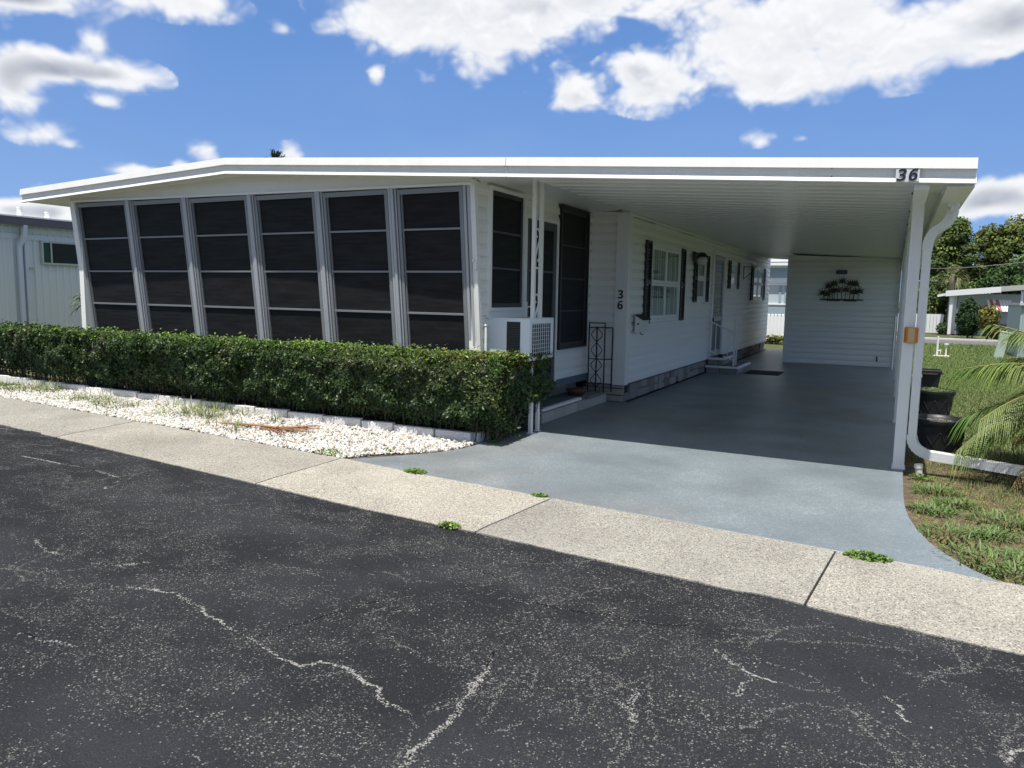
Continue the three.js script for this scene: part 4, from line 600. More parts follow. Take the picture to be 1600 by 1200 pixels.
{ // metal palm grove on the shed wall
  const a = group('palm_wall_art', [-1.2, 1.6, -20.24]); tag(a, 'metal wall art of a grove of palm trees on the shed wall', 'wall art'); const r = rng(8);
  const D = [M(0.03, 0.024, 0.014, 0.6), M(0.08, 0.055, 0.02, 0.6), M(0.045, 0.045, 0.016, 0.6), M(0.08, 0.04, 0.02, 0.6)];
  mesh('ground_strip', [rbox(0.98, 0.03, 0.012, 0, 0.02, 0, 0.004), rbox(0.3, 0.03, 0.012, -0.18, 0.0, 0.004, 0.004), rbox(0.3, 0.03, 0.012, 0.2, 0.0, 0.004, 0.004)], D[0], a);
  for (const [x, h] of [[-0.42, 0.17], [-0.3, 0.34], [-0.33, 0.14], [-0.18, 0.4], [-0.1, 0.24], [0.0, 0.46], [0.09, 0.25], [0.2, 0.41], [0.3, 0.4], [0.28, 0.2], [0.4, 0.22], [-0.22, 0.22]]) {
    const z = 0.006 + r() * 0.02; mesh('trunk', tube([V(x * 0.9, 0.02, z), V(x * 0.96, h * 0.5, z), V(x, h, z)], 0.007, 8, 5), D[0], a); const leaves = [];
    for (let k = 0; k < 8; k++) { const t = -0.5 + k / 7 * (Math.PI + 1), L = 0.11 + r() * 0.05; leaves.push(new THREE.ConeGeometry(0.026, L, 4).scale(1, 1, 0.3).translate(0, L / 2, 0).rotateZ(t - Math.PI / 2).translate(x, h, z + 0.004 + k * 0.0015)); } mesh('fronds', leaves, D[Math.floor(r() * 4)], a);
  }
  const l = group('shed_light', [-1.23, 2.29, -20.24]); tag(l, 'small dark floodlight fixture, unlit, above the palm wall art', 'lamp'); mesh('housing', rbox(0.26, 0.1, 0.08, 0, 0, 0.03, 0.03), M(0.05, 0.06, 0.085, 0.4), l); mesh('base', new THREE.CylinderGeometry(0.05, 0.05, 0.02, 16).rotateX(Math.PI / 2), BLACK, l);
}
{ const h = group('grab_rail', [0.02, 0, -19.6]); tag(h, 'white bent pipe grab rail at the shed end of the carport', 'rail'); mesh('pipe', tube([V(0, 0, 0), V(0, 0.6, 0), V(0, 1.12, 0), V(0, 1.22, -0.04), V(0, 1.24, -0.14), V(0, 1.18, -0.22), V(0, 1.0, -0.24), V(0, 0.4, -0.24)], 0.022, 60, 8), TRIM, h); mesh('foot', boxb(-0.04, 0.04, 0.002, 0.02, -0.04, 0.04), ALU, h); }

// pots along the carport edge
{
  const P = M(0.016, 0.017, 0.02, 0.45); const r = rng(3);
  [[0.5, -9.08, 0.27, 0.4, 'large black planter pot of bare soil nearest the ribbed downspout', 0], [0.56, -11.85, 0.26, 0.42, 'black planter pot topped with small green weeds beside the carport', 1], [0.6, -15.1, 0.28, 0.44, 'black square-rimmed planter pot farthest along the carport edge', 2]].forEach(([x, z, R, H, label, kind]) => {
    const g = group('planter_pot', [x, -0.02, z]); tag(g, label, 'planter', 'black planter pots along the carport edge'); const seg = kind === 2 ? 4 : 36;
    const b = new THREE.LatheGeometry([[0, 0], [R * 0.7, 0], [R * 0.73, 0.02], [R * 0.92, H * 0.8], [R * 0.93, H * 0.84], [R, H * 0.86], [R * 1.02, H * 0.98], [R, H], [R * 0.9, H], [R * 0.88, H * 0.85], [0, H * 0.85]].map((q) => new THREE.Vector2(...q)), seg); if (kind === 2) b.rotateY(Math.PI / 4); mesh('pot', kind === 2 ? b.toNonIndexed() : b, P, g); if (kind === 2) g.children[0].geometry.computeVertexNormals();
    mesh('soil', new THREE.CylinderGeometry(R * 0.87, R * 0.87, 0.02, 24).translate(0, H * 0.86, 0), M(0.055, 0.038, 0.028, 1), g);
    if (kind < 2) for (let k = 0; k < 10; k++) { const t = k / 10 * 6.283; const at = (a, y) => { const rr = mix(R * 0.73, R * 0.92, (y - 0.02) / (H * 0.78)) + 0.002; return V(Math.cos(a) * rr, y, Math.sin(a) * rr); }; mesh('relief', [tube([at(t, H * 0.35), at(t + 0.15, H * 0.5), at(t + 0.3, H * 0.68), at(t + 0.46, H * 0.5), at(t + 0.6, H * 0.35)], 0.006, 20, 5), tube([at(t, H * 0.35), at(t + 0.15, H * 0.22), at(t + 0.3, H * 0.1), at(t + 0.46, H * 0.22), at(t + 0.6, H * 0.35)], 0.006, 20, 5)], P, g); }
    if (kind === 0) mesh('debris', new Array(26).fill(0).map(() => { const a = r() * 6.28, q = Math.sqrt(r()) * R * 0.8; return box(0.02 + r() * 0.03, 0.008, 0.012).rotateY(r() * 6).translate(Math.cos(a) * q, H * 0.86 + 0.014, Math.sin(a) * q); }), M(0.3, 0.25, 0.18, 0.9), g);
    if (kind === 1) mesh('weeds', leafCloud(900, (rr) => { const a = rr() * 6.28, q = Math.sqrt(rr()) * R * 0.85; return [V(Math.cos(a) * q, H * 0.88 + rr() * 0.06, Math.sin(a) * q), V(rr() - 0.5, 1.4, rr() - 0.5)]; }, 0.02, 0.011, 61, [0.09, 0.13, 0.03]), LEAF, g);
  });
  const s = group('pvc_stub', [0.3, -0.02, -7.84]); tag(s, 'short white capped pipe stub in the soil at the carport post', 'pipe'); mesh('pipe', new THREE.CylinderGeometry(0.032, 0.032, 0.1, 16).rotateZ(0.12).translate(0, 0.05, 0), M(0.6, 0.58, 0.52, 0.6), s); mesh('cap', new THREE.CylinderGeometry(0.038, 0.038, 0.035, 16).rotateZ(0.12).translate(-0.006, 0.1, 0), M(0.68, 0.66, 0.6, 0.6), s);
}
// ---------- hedge and its edging ----------
{
  const h = group('hedge'); tag(h, 'long clipped dark green hedge in front of the screened windows', 'hedge');
  const X0 = -14.3, X1 = -3.6, TOP = (x) => 0.955 - 0.0035 * (x + 8) + 0.012 * gy(x); const r0 = rng(21);
  const bulge = (x, y) => 0.13 * (n2(x * 1.4 + 9, y * 2.2) - 0.5) + 0.1 * (n2(x * 5, y * 6 + 4) - 0.5) + 0.08 * (n2(x * 13 + 3, y * 13) - 0.5);
  const front = (x, y) => { const t = (y - gy(x)) / 0.92; return zb(x) + 0.03 + 0.22 * t - 0.2 * ss(0.4, 0.05, t) - 0.1 * ss(0.86, 1.02, t) + bulge(x, y); };
  const surf = (r) => {
    const q = r(), depth = Math.pow(r(), 2) * 0.2; let p, n, c = null;
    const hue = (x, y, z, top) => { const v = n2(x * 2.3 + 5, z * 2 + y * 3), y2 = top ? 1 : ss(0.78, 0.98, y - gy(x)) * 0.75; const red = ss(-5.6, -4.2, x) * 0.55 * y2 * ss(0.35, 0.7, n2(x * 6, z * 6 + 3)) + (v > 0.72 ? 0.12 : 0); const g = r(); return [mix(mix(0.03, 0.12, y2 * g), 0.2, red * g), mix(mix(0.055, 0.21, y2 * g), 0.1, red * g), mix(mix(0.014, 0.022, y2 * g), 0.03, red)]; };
    if (q < 0.63) { const x = mix(X0, X1, Math.pow(r(), 0.75)), y = gy(x) + 0.05 + Math.pow(r(), 0.85) * (TOP(x) - gy(x) - 0.03); if (y - gy(x) < 0.27 && r() < 0.5 + 2.2 * (0.27 - y + gy(x))) return surf(r); p = V(x, y, front(x, y) - depth); n = V(0, 0.25, 1); c = hue(x, y, p.z, false); }
    else if (q < 0.9) { const x = mix(X0, X1, Math.pow(r(), 0.75)), zz = r(), z = mix(front(x, 0.93) - 0.02, -7.36, zz); p = V(x, TOP(x) + 0.05 * (n2(x * 4, z * 6) - 0.5) + 0.03 * (n2(x * 15, z * 15) - 0.5) - depth * 0.7, z); n = V(0, 1, 0.2); c = hue(x, p.y, z, true); if (r() < 0.012) p.y += 0.04 + r() * 0.05; }
    else { // the end by the ornamental column, turning back to the stoop
      const y = 0.12 + Math.pow(r(), 0.7) * 0.82, z = -6.88 - r() * 1.35, top = r() < 0.35; const shr = 0.1 * ss(0.6, 0.12, y); const hh = z < -7.5 ? 0.93 : 0.955; if (top) p = V(-3.62 - r() * 0.6, hh - depth * 0.6 + 0.05 * (n2(z * 7, 3) - 0.5), z); else p = V(X1 - 0.05 - shr + 0.12 * (n2(z * 3 + 2, y * 4) - 0.5) + 0.08 * (n2(z * 11, y * 11) - 0.5) - depth, y * (hh / 0.94), z); n = top ? V(0.2, 1, 0) : V(1, 0.25, 0.2); if (!top && y < 0.35 && r() < 0.7) return surf(r); c = hue(p.x, top ? 1 : y, z, top); }
    return [p, n, c];
  };
  mesh('foliage', leafCloud(190000, surf, 0.04, 0.0125, 31, [0.05, 0.08, 0.02], 0.5), LEAF, h);
  // woody inside
  const core = [boxb(X0 + 0.1, -3.95, 0.3, 0.82, -7.3, -6.98)]; const tw = [];
  for (let i = 0; i < 420; i++) { const x = mix(X0, -3.75, r0()), z = mix(zb(x) - 0.02, -7.3, r0()), y0 = gy(x) - 0.02; const b = V(x + (r0() - 0.5) * 0.3, y0 + 0.35 + r0() * 0.4, z + (r0() - 0.3) * 0.2); tw.push(rod(V(x, y0, z), b, 0.007, 0.003, 4)); for (let k = 0; k < 2; k++) tw.push(rod(b, V(b.x + (r0() - 0.5) * 0.3, b.y + 0.1 + r0() * 0.12, b.z + (r0() - 0.3) * 0.25), 0.003, 0.0015, 3)); }
  for (let i = 0; i < 120; i++) { const z = -6.95 - r0() * 1.25, x = -3.72 - r0() * 0.3; tw.push(rod(V(x - 0.05, -0.02, z), V(x + (r0() - 0.4) * 0.2, 0.4 + r0() * 0.35, z + (r0() - 0.5) * 0.3), 0.006, 0.002, 4)); }
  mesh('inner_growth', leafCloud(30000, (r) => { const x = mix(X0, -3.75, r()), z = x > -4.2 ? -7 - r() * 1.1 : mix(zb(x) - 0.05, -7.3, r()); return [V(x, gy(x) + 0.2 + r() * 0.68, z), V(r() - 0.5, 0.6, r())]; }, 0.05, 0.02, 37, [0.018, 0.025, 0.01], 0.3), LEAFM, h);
  mesh('branches', tw, M(0.09, 0.065, 0.045, 0.9), h);
}
{
  const b = group('hedge_edging'); tag(b, 'low edging of white painted concrete blocks along the foot of the hedge', 'edging'); const r = rng(6);
  const mats = [[0.88, 0.87, 0.85], [0.82, 0.81, 0.79], [0.9, 0.89, 0.87]].map((c) => M(...c, 0.85, { map: blockTex, bumpMap: blockTex, bumpScale: 0.006 }));
  let x = -4.0; while (x > -12.2) { const L = 0.36 + r() * 0.2, xc = x - L / 2; const m = mesh('block', rbox(L - 0.014, 0.15, 0.07, 0, 0, 0, 0.01), mats[Math.floor(r() * 3)], b); m.position.set(xc, gy(xc) + 0.022 + (r() - 0.5) * 0.012, zb(xc) + 0.0 + (r() - 0.5) * 0.015); m.rotation.set((r() - 0.5) * 0.08, 0.027 + (r() - 0.5) * 0.05, 0.015 + (r() - 0.5) * 0.02); x -= L; }
  let z = -7.0; for (let i = 0; i < 4; i++) { const L = 0.28 + r() * 0.08; const m = mesh('block', rbox(0.07, 0.15, L - 0.014, 0, 0, 0, 0.01), mats[i % 3], b); m.position.set(-3.97 + 0.095 * (z + 7), 0.026, z - L / 2); m.rotation.set(0, -0.1 + (r() - 0.5) * 0.06, (r() - 0.5) * 0.05); z -= L; }
}
// ---------- weeds and grass ----------
const BLADE = new THREE.MeshStandardMaterial({ vertexColors: true, roughness: 0.6, side: THREE.DoubleSide });
function tuft(r, n, spread, len, wid, c, up = 1.2) { const l = []; for (let i = 0; i < n; i++) { const a = r() * 6.283, q = Math.sqrt(r()) * spread, k = 0.7 + 0.6 * r(), w = 0.75 + 0.5 * r(); l.push([V(Math.cos(a) * q, -0.005, Math.sin(a) * q), V(Math.cos(a + (r() - 0.5) * 2) * (0.25 + r() * 0.8), up * (0.5 + r() * 0.8), Math.sin(a + (r() - 0.5) * 2) * (0.25 + r() * 0.8)).normalize(), len * k, wid, 0.25 + r() * 0.5, [c[0] * w, c[1] * w, c[2] * w]]); } return blades(l, 3); }
{
  const r = rng(15);
  const weed = (x, z, R, n, label, kind) => { const g = group('weed_clump', [x, gy(x), z]); tag(g, label, 'weed', 'weeds in the joints and gravel'); if (kind === 'leaf') mesh('leaves', leafCloud(n, (q) => { const a = q() * 6.28, d = Math.sqrt(q()) * R; return [V(Math.cos(a) * d * 1.5, 0.004 + q() * R * 0.45 * (1.1 - d / R), Math.sin(a) * d * 0.8), V(q() - 0.5, 1.5, q() - 0.5)]; }, 0.022, 0.009, Math.floor(r() * 9999), [0.1, 0.17, 0.035]), LEAFM, g); else mesh('blades', tuft(r, n, R, 0.26, 0.0036, [0.2, 0.24, 0.08], 0.9), BLADE, g); return g; };
  weed(-3.74, -5.5, 0.075, 420, 'small round green weed where the gutter meets the driveway near the gravel', 'leaf');
  weed(-2.44, -5.34, 0.045, 160, 'tiny green weed at the gutter joint in mid driveway', 'leaf');
  weed(-0.05, -5.07, 0.095, 420, 'leafy green weed on the gutter joint near the lawn side of the driveway', 'leaf');
  weed(-2.66, -4.32, 0.055, 160, 'small green weed at the edge of the asphalt by the gutter', 'leaf');
  weed(-4.86, -5.66, 0.13, 260, 'pale sprawling weed at the tip of the gravel strip', 'leaf');
  weed(-4.48, -6.08, 0.06, 160, 'little weed growing up through the white pebbles near the driveway', 'leaf');
  weed(-3.78, -7.06, 0.05, 90, 'yellow green weed sprouting from the edging beside the white column', 'leaf');
  weed(0.32, -7.72, 0.08, 140, 'low leafy weed at the foot of the carport post', 'leaf');
  for (let i = 0; i < 40; i++) { const x = -11.4 + Math.pow(r(), 1.3) * 5, z = mix(gb(x), zb(x), 0.2 + r() * 0.75); weed(x, z, 0.07 + r() * 0.1, 34, 'thin tuft of pale green grass growing in the white pebbles', 'blade'); }
  // brown fallen palm sheath on the pebbles
  const f = group('fallen_palm_sheath', [-6.1, gy(-6.1) + 0.02, -6.15]); tag(f, 'dry brown fallen palm sheath lying on the white pebbles', 'debris'); f.rotation.y = -0.12; f.scale.setScalar(1.7); const s = []; for (let i = 0; i < 26; i++) s.push(rod(V(-0.1 + r() * 0.2, 0.01, (r() - 0.5) * 0.06), V(0.2 + r() * 0.15, 0.015 + r() * 0.03, (r() - 0.5) * 0.4), 0.004, 0.0015, 5)); mesh('husk', [tube([V(-0.55, 0.0, 0.06), V(-0.25, 0.02, 0.02), V(0.05, 0.03, 0)], 0.009, 20, 6).scale(1, 0.8, 1.3), ...s], M(0.3, 0.16, 0.08, 0.9), f);
}
{ // lawn grass, uncountable
  const r = rng(4), geos = [tuft(rng(1), 12, 0.05, 0.085, 0.0032, [0.125, 0.17, 0.045]), null]; const n = 30000; const mk = (count, place, geo, name, label) => { const im = new THREE.InstancedMesh(geo, BLADE, count), m = new THREE.Matrix4(), q = new THREE.Quaternion(), c = new THREE.Color(); for (let i = 0; i < count; i++) { const [x, z, s, col] = place(); q.setFromAxisAngle(V(0, 1, 0), r() * 6.28); m.compose(V(x, gy(x) - 0.035, z), q, V(s, s * (0.7 + r() * 0.6), s)); im.setMatrixAt(i, m); c.setRGB(...col); im.setColorAt(i, c); } im.name = name; im.castShadow = im.receiveShadow = true; scene.add(im); setting(im, 'stuff'); tag(im, label, 'grass'); };
  const edge = (z) => z > -5.9 ? mix(0.7, 0.24, ss(-4.9, -5.9, z)) : 0.24;
  mk(26000, () => { for (;;) { const x = 0.2 + Math.pow(r(), 0.9) * 5, z = gb(x) - 0.04 - r() * 11; if (x < edge(z) + 0.02) continue; const d = dirtMask(x, z), k = fbm2(x * 1.7, z * 1.7 + 9, 3); if (r() < d * 0.95 - 0.12 + (k < 0.42 && z > -8.4 ? 0.3 : 0)) continue; const dry = r() < d * 0.6 ? 1 : 0, v = 0.75 + 0.5 * r(); return [x, z, (0.6 + 0.6 * r()) * (z > -8 ? 0.75 : 0.95), dry ? [1.5 * v, 1.05 * v, 1.1 * v] : [v, v, v]]; } }, geos[0], 'lawn_grass', 'short green grass with dry patches beside the driveway');
  mk(34000, () => { const z = -16 - Math.pow(r(), 1.3) * 17.5, x = 0.3 + r() * (3 + (-z) * 0.2), v = 0.8 + 0.45 * r(), s = 0.9 + (-z - 16) * 0.05; return [x, z, s, [1.05 * v, 1.1 * v, v]]; }, geos[0], 'far_lawn_grass', 'mown green lawn stretching from the carport to the back lane');
  mk(2600, () => { const x = -14 + r() * 2.9, z = mix(gb(x) - 0.02, zb(x) - 0.1, r()), v = 0.9 + 0.4 * r(); return [x, z, 0.8 + 0.5 * r(), [v, v * 1.1, v]]; }, geos[0], 'verge_grass', 'ragged green grass at the far end of the gravel strip');
  mk(12000, () => { for (;;) { const x = 0.2 + r() * 2.6, z = gb(x) - 0.03 - r() * 4.2; if (x < edge(z) + 0.015) continue; const v = 0.7 + 0.7 * r(), g = r() < 0.35 + 0.4 * ss(0.5, 0.62, fbm2(x * 3, z * 3, 3)); return [x, z, 0.25 + 0.35 * r(), g ? [v, v * 0.95, v] : [2.3 * v, 1.35 * v, 2 * v]]; } }, geos[0], 'dry_grass', 'short dry straw coloured grass over the sandy soil by the driveway');
  // broader weedy clumps in the bare patch
  const clump = (x, z, R, n, len, label, c) => { const g = group('grass_clump', [x, -0.02, z]); tag(g, label, 'grass', 'grass clumps in the bare soil'); mesh('blades', tuft(r, n, R, len, 0.0048, c, 0.8), BLADE, g); };
  [[0.62, -5.42, 0.17], [0.8, -5.25, 0.15], [0.45, -5.95, 0.13], [0.98, -5.6, 0.14], [0.36, -6.6, 0.12], [0.55, -6.9, 0.12], [0.85, -6.5, 0.12], [1.15, -6.1, 0.14], [1.0, -5.0, 0.12], [0.42, -7.3, 0.1], [1.35, -5.4, 0.16], [0.72, -6.1, 0.1]].forEach(([x, z, R]) => clump(x, z, R * (1.1 + 0.9 * r()), 240, 0.075 + 0.035 * r(), 'coarse green grass clump in the bare soil beside the driveway', [0.1, 0.16, 0.04]));
}
// ---------- palm at the right ----------
{
  const p = group('date_palm', [1.78, -0.03, -8.4]); tag(p, 'small feathery palm with arching green fronds on the lawn beside the downspout pipe', 'palm tree'); const r = rng(57);
  mesh('trunk', new THREE.LatheGeometry([[0.13, 0], [0.12, 0.15], [0.135, 0.3], [0.11, 0.5], [0.09, 0.72], [0, 0.78]].map((q) => new THREE.Vector2(...q)), 14), M(0.1, 0.075, 0.05, 1), p);
  mesh('fruit_stalk', [...new Array(3).fill(0).map((_, k) => tube([V(0, 0.6, 0), V(-0.2 - 0.05 * k, 0.75 - k * 0.08, 0.1), V(-0.5 - 0.1 * k, 0.62 - k * 0.16, 0.2 - 0.1 * k)], 0.012, 14, 5)), ...new Array(70).fill(0).map(() => { const k = r(); return new THREE.SphereGeometry(0.014, 5, 4).translate(-0.3 - k * 0.35 + (r() - 0.5) * 0.1, 0.72 - k * 0.22 + (r() - 0.5) * 0.09, 0.14 + (r() - 0.5) * 0.2); })], M(0.5, 0.22, 0.03, 0.6), p);
  const N = 64; for (let k = 0; k < N; k++) {
    const a = k * 2.39996, lift = 0.15 + 1.3 * (k / N) + (r() - 0.5) * 0.25, L = 1.05 + 0.35 * r(), h = V(Math.cos(a), 0, Math.sin(a)), droop = (0.6 + 0.35 * r()) * (1 - 0.5 * k / N), list = [], pts = []; const col = k < 3 ? [0.2, 0.13, 0.04] : [0.09 + 0.06 * r(), 0.16 + 0.06 * r(), 0.035];
    const at = (t) => V(0, 0.72, 0).addScaledVector(h, L * t * Math.cos(lift * (1 - 0.35 * t))).add(V(0, L * t * Math.sin(lift) - droop * L * t * t, 0));
    for (let i = 0; i <= 10; i++) pts.push(at(i / 10)); const sv = V(-h.z, 0, h.x);
    for (let i = 0; i < 60; i++) { const t = 0.16 + 0.84 * i / 59, b = at(t), tan = at(Math.min(1, t + 0.03)).sub(at(t - 0.03)).normalize(); for (const s of [1, -1]) { const d = tan.clone().multiplyScalar(0.62).addScaledVector(sv, s * (0.85 - 0.35 * t)).add(V(0, 0.1 + (r() - 0.5) * 0.4, 0)).normalize(), v = 0.75 + 0.5 * r(); list.push([b, d, (0.37 - 0.15 * t) * (0.8 + 0.4 * r()), 0.0046, 0.85, [col[0] * v, col[1] * v, col[2] * v]]); } }
    const f = mesh('frond', blades(list, 3), BLADE, p); mesh('stem', tube(pts, 0.007, 20, 5), M(0.2, 0.19, 0.06, 0.6), f);
  }
}
// ---------- neighbouring home on the left ----------
{
  const n = group('neighbour_home'); tag(n, 'pale ribbed metal mobile home with brown roof edge beyond the hedge end', 'mobile home'); const X = -17, RIB = M(0.68, 0.72, 0.7, 0.5), BR = M(0.11, 0.1, 0.11, 0.5);
  const pos = [[-0, 0]]; const prof = []; const Lz = 16; let u = 0; while (u < Lz) { prof.push([u, 0], [u + 0.1, 0], [u + 0.115, 0.032], [u + 0.145, 0.032], [u + 0.16, 0]); u += 0.16; }
  const g = new THREE.BufferGeometry(), P = [], I = []; prof.forEach(([a, w], i) => { P.push(X + w, 0.1, -6.5 - a, X + w, 2.95, -6.5 - a); if (i) { const k = i * 2; I.push(k - 2, k, k - 1, k - 1, k, k + 1); } }); g.setAttribute('position', new THREE.Float32BufferAttribute(P, 3)); g.setAttribute('uv', new THREE.Float32BufferAttribute(new Float32Array(P.length / 3 * 2), 2)); g.setIndex(I); const gg = g.toNonIndexed(); gg.computeVertexNormals();
  mesh('ribbed_wall', gg, RIB, n); mesh('wall_body', boxb(-23, X - 0.02, 0.05, 2.95, -22.5, -6.5), RIB, n);
  mesh('skirt_trim', boxb(X - 0.01, X + 0.03, 0.1, 0.5, -22.5, -6.5), M(0.5, 0.53, 0.5, 0.5), n);
  for (const y of [2.62, 2.76]) mesh('wall_band', boxb(X - 0.01, X + 0.024, y, y + 0.11, -22.5, -6.5), RIB, n);
  const roof = mesh('roof', [boxb(-23.2, X + 0.2, 3.0, 3.1, -22.7, -6.3)], M(0.78, 0.78, 0.76, 0.5), n); mesh('soffit', boxb(X - 0.02, X + 0.2, 2.93, 2.945, -22.5, -6.4), RIB, n);
  mesh('fascia', boxb(X + 0.2, X + 0.235, 2.9, 3.07, -22.7, -6.3), BR, n); mesh('roof_edge', boxb(X + 0.19, X + 0.25, 3.075, 3.105, -22.7, -6.3), M(0.76, 0.76, 0.75, 0.5), n);
  for (const [z, h] of [[-9.95, 0.2], [-10.55, 0.16]]) mesh('vent_pipe', [new THREE.CylinderGeometry(0.05, 0.065, h, 14).translate(X - 0.1, 3.1 + h / 2, z), new THREE.CylinderGeometry(0.06, 0.06, 0.03, 14).translate(X - 0.1, 3.1 + h, z)], WHITE, roof);
  const w = mesh('window', [boxb(X + 0.01, X + 0.08, 2.1, 2.14, -11.9, -10.27), boxb(X + 0.01, X + 0.08, 2.58, 2.62, -11.9, -10.27), boxb(X + 0.01, X + 0.08, 2.14, 2.58, -10.31, -10.27), boxb(X + 0.01, X + 0.082, 2.14, 2.58, -10.5, -10.47)], M(0.45, 0.5, 0.46, 0.5), n); mesh('pane', boxb(X + 0.04, X + 0.05, 2.14, 2.58, -11.9, -10.5), M(0.012, 0.02, 0.02, 0.15), w); mesh('green_panel', boxb(X + 0.045, X + 0.06, 2.12, 2.6, -10.47, -10.3), M(0.01, 0.05, 0.035, 0.5), w);
  const d = group('downspout', [0, 0, 0], n); mesh('pipe', [rbox(0.08, 2.4, 0.09, X + 0.1, 1.3, -9.78, 0.015), rbox(0.07, 2.72, 0.09, X + 0.08, 1.46, -9.93, 0.015)], M(0.6, 0.63, 0.68, 0.4), d); mesh('elbow', [bar(V(X + 0.1, 2.46, -9.78), V(X + 0.16, 2.68, -9.85), 0.085), bar(V(X + 0.16, 2.66, -9.85), V(X + 0.2, 2.92, -9.86), 0.085)], M(0.6, 0.63, 0.68, 0.4), d); mesh('clamp', rbox(0.05, 0.06, 0.09, X + 0.12, 2.0, -10.0, 0.01), ALU, d);
}
{ const p = group('dracaena', [-12.1, 0.14, -8.0]); tag(p, 'spiky yellow green dracaena peeping out beyond the far front corner', 'plant'); const r = rng(2), list = []; for (let i = 0; i < 70; i++) { const a = r() * 6.28, l = 0.1 + r() * 1.2, v = 0.7 + 0.6 * r(); list.push([V(0, 1.15 + r() * 0.15, 0), V(Math.cos(a) * Math.cos(l), Math.sin(l), Math.sin(a) * Math.cos(l)), 0.24 + r() * 0.16, 0.014, 0.7, r() < 0.4 ? [0.3 * v, 0.3 * v, 0.08] : [0.07 * v, 0.13 * v, 0.03]]); } mesh('leaves', blades(list, 4), BLADE, p); mesh('stem', rod(V(0, 0, 0), V(0, 1.2, 0), 0.025, 0.018), M(0.12, 0.1, 0.07, 0.9), p); }
// ---------- home seen through the gap behind the carport ----------
{
  const g = group('rear_home'); tag(g, 'white mobile home with an awning seen through the gap beside the shed', 'mobile home'); const Z = -30, W = M(0.84, 0.85, 0.85, 0.5), BG = M(0.3, 0.37, 0.43, 0.5);
  mesh('wall', boxb(-12, -0.5, 0.05, 3.0, Z - 4, Z), W, g); mesh('roof', boxb(-12.3, -0.2, 3.0, 3.12, Z - 4.3, Z + 0.35), W, g); mesh('gutter', boxb(-12.3, -0.2, 2.86, 2.96, Z + 0.3, Z + 0.4), W, g); mesh('blue_band', boxb(-12, -0.5, 2.42, 2.78, Z, Z + 0.03), BG, g); mesh('awning', boxb(-12, -0.5, 2.22, 2.38, Z, Z + 0.05), W, g);
  for (let k = 0; k < 4; k++) { const x = -9.4 + k * 2.45, w = mesh('window', rectFrame(x, x + 1.9, 1.4, 2.18, 0.05, 0.05, 0).map((q) => q.translate(0, 0, Z)), W, g); mesh('pane', boxb(x + 0.05, x + 1.85, 1.45, 2.13, Z + 0.004, Z + 0.015), M(0.5, 0.56, 0.6, 0.2), w); mesh('mullion', [boxb(x + 0.55, x + 0.63, 1.42, 2.16, Z + 0.01, Z + 0.045), boxb(x + 0.75, x + 0.83, 1.42, 2.16, Z + 0.01, Z + 0.045)], BG, w); }
  mesh('lower_band', boxb(-12, -0.5, 1.03, 1.36, Z, Z + 0.02), BG, g);
  const n = 90; for (let i = 0; i < n; i++) { const m = mesh('skirting_rib', rbox(0.1, 1.0, 0.05, 0, 0, 0, 0.02), W, g); m.position.set(-12 + (i + 0.5) * 11.5 / n, 0.54, Z + 0.025); }
  const s = group('low_shrub', [-4.1, -0.03, -29.2]); tag(s, 'low flowering shrub row at the foot of the home behind the carport', 'shrub'); mesh('foliage', leafCloud(4000, (r) => [V((r() - 0.5) * 5, r() * 0.28, (r() - 0.5) * 0.5), V(r() - 0.5, 1, r())], 0.1, 0.04, 9, [0.1, 0.12, 0.04]), LEAFM, s); mesh('blossom', leafCloud(500, (r) => [V((r() - 0.5) * 5, 0.12 + r() * 0.2, (r() - 0.5) * 0.5), V(r() - 0.5, 1, r())], 0.09, 0.04, 10, [0.5, 0.38, 0.34]), LEAFM, s);
}
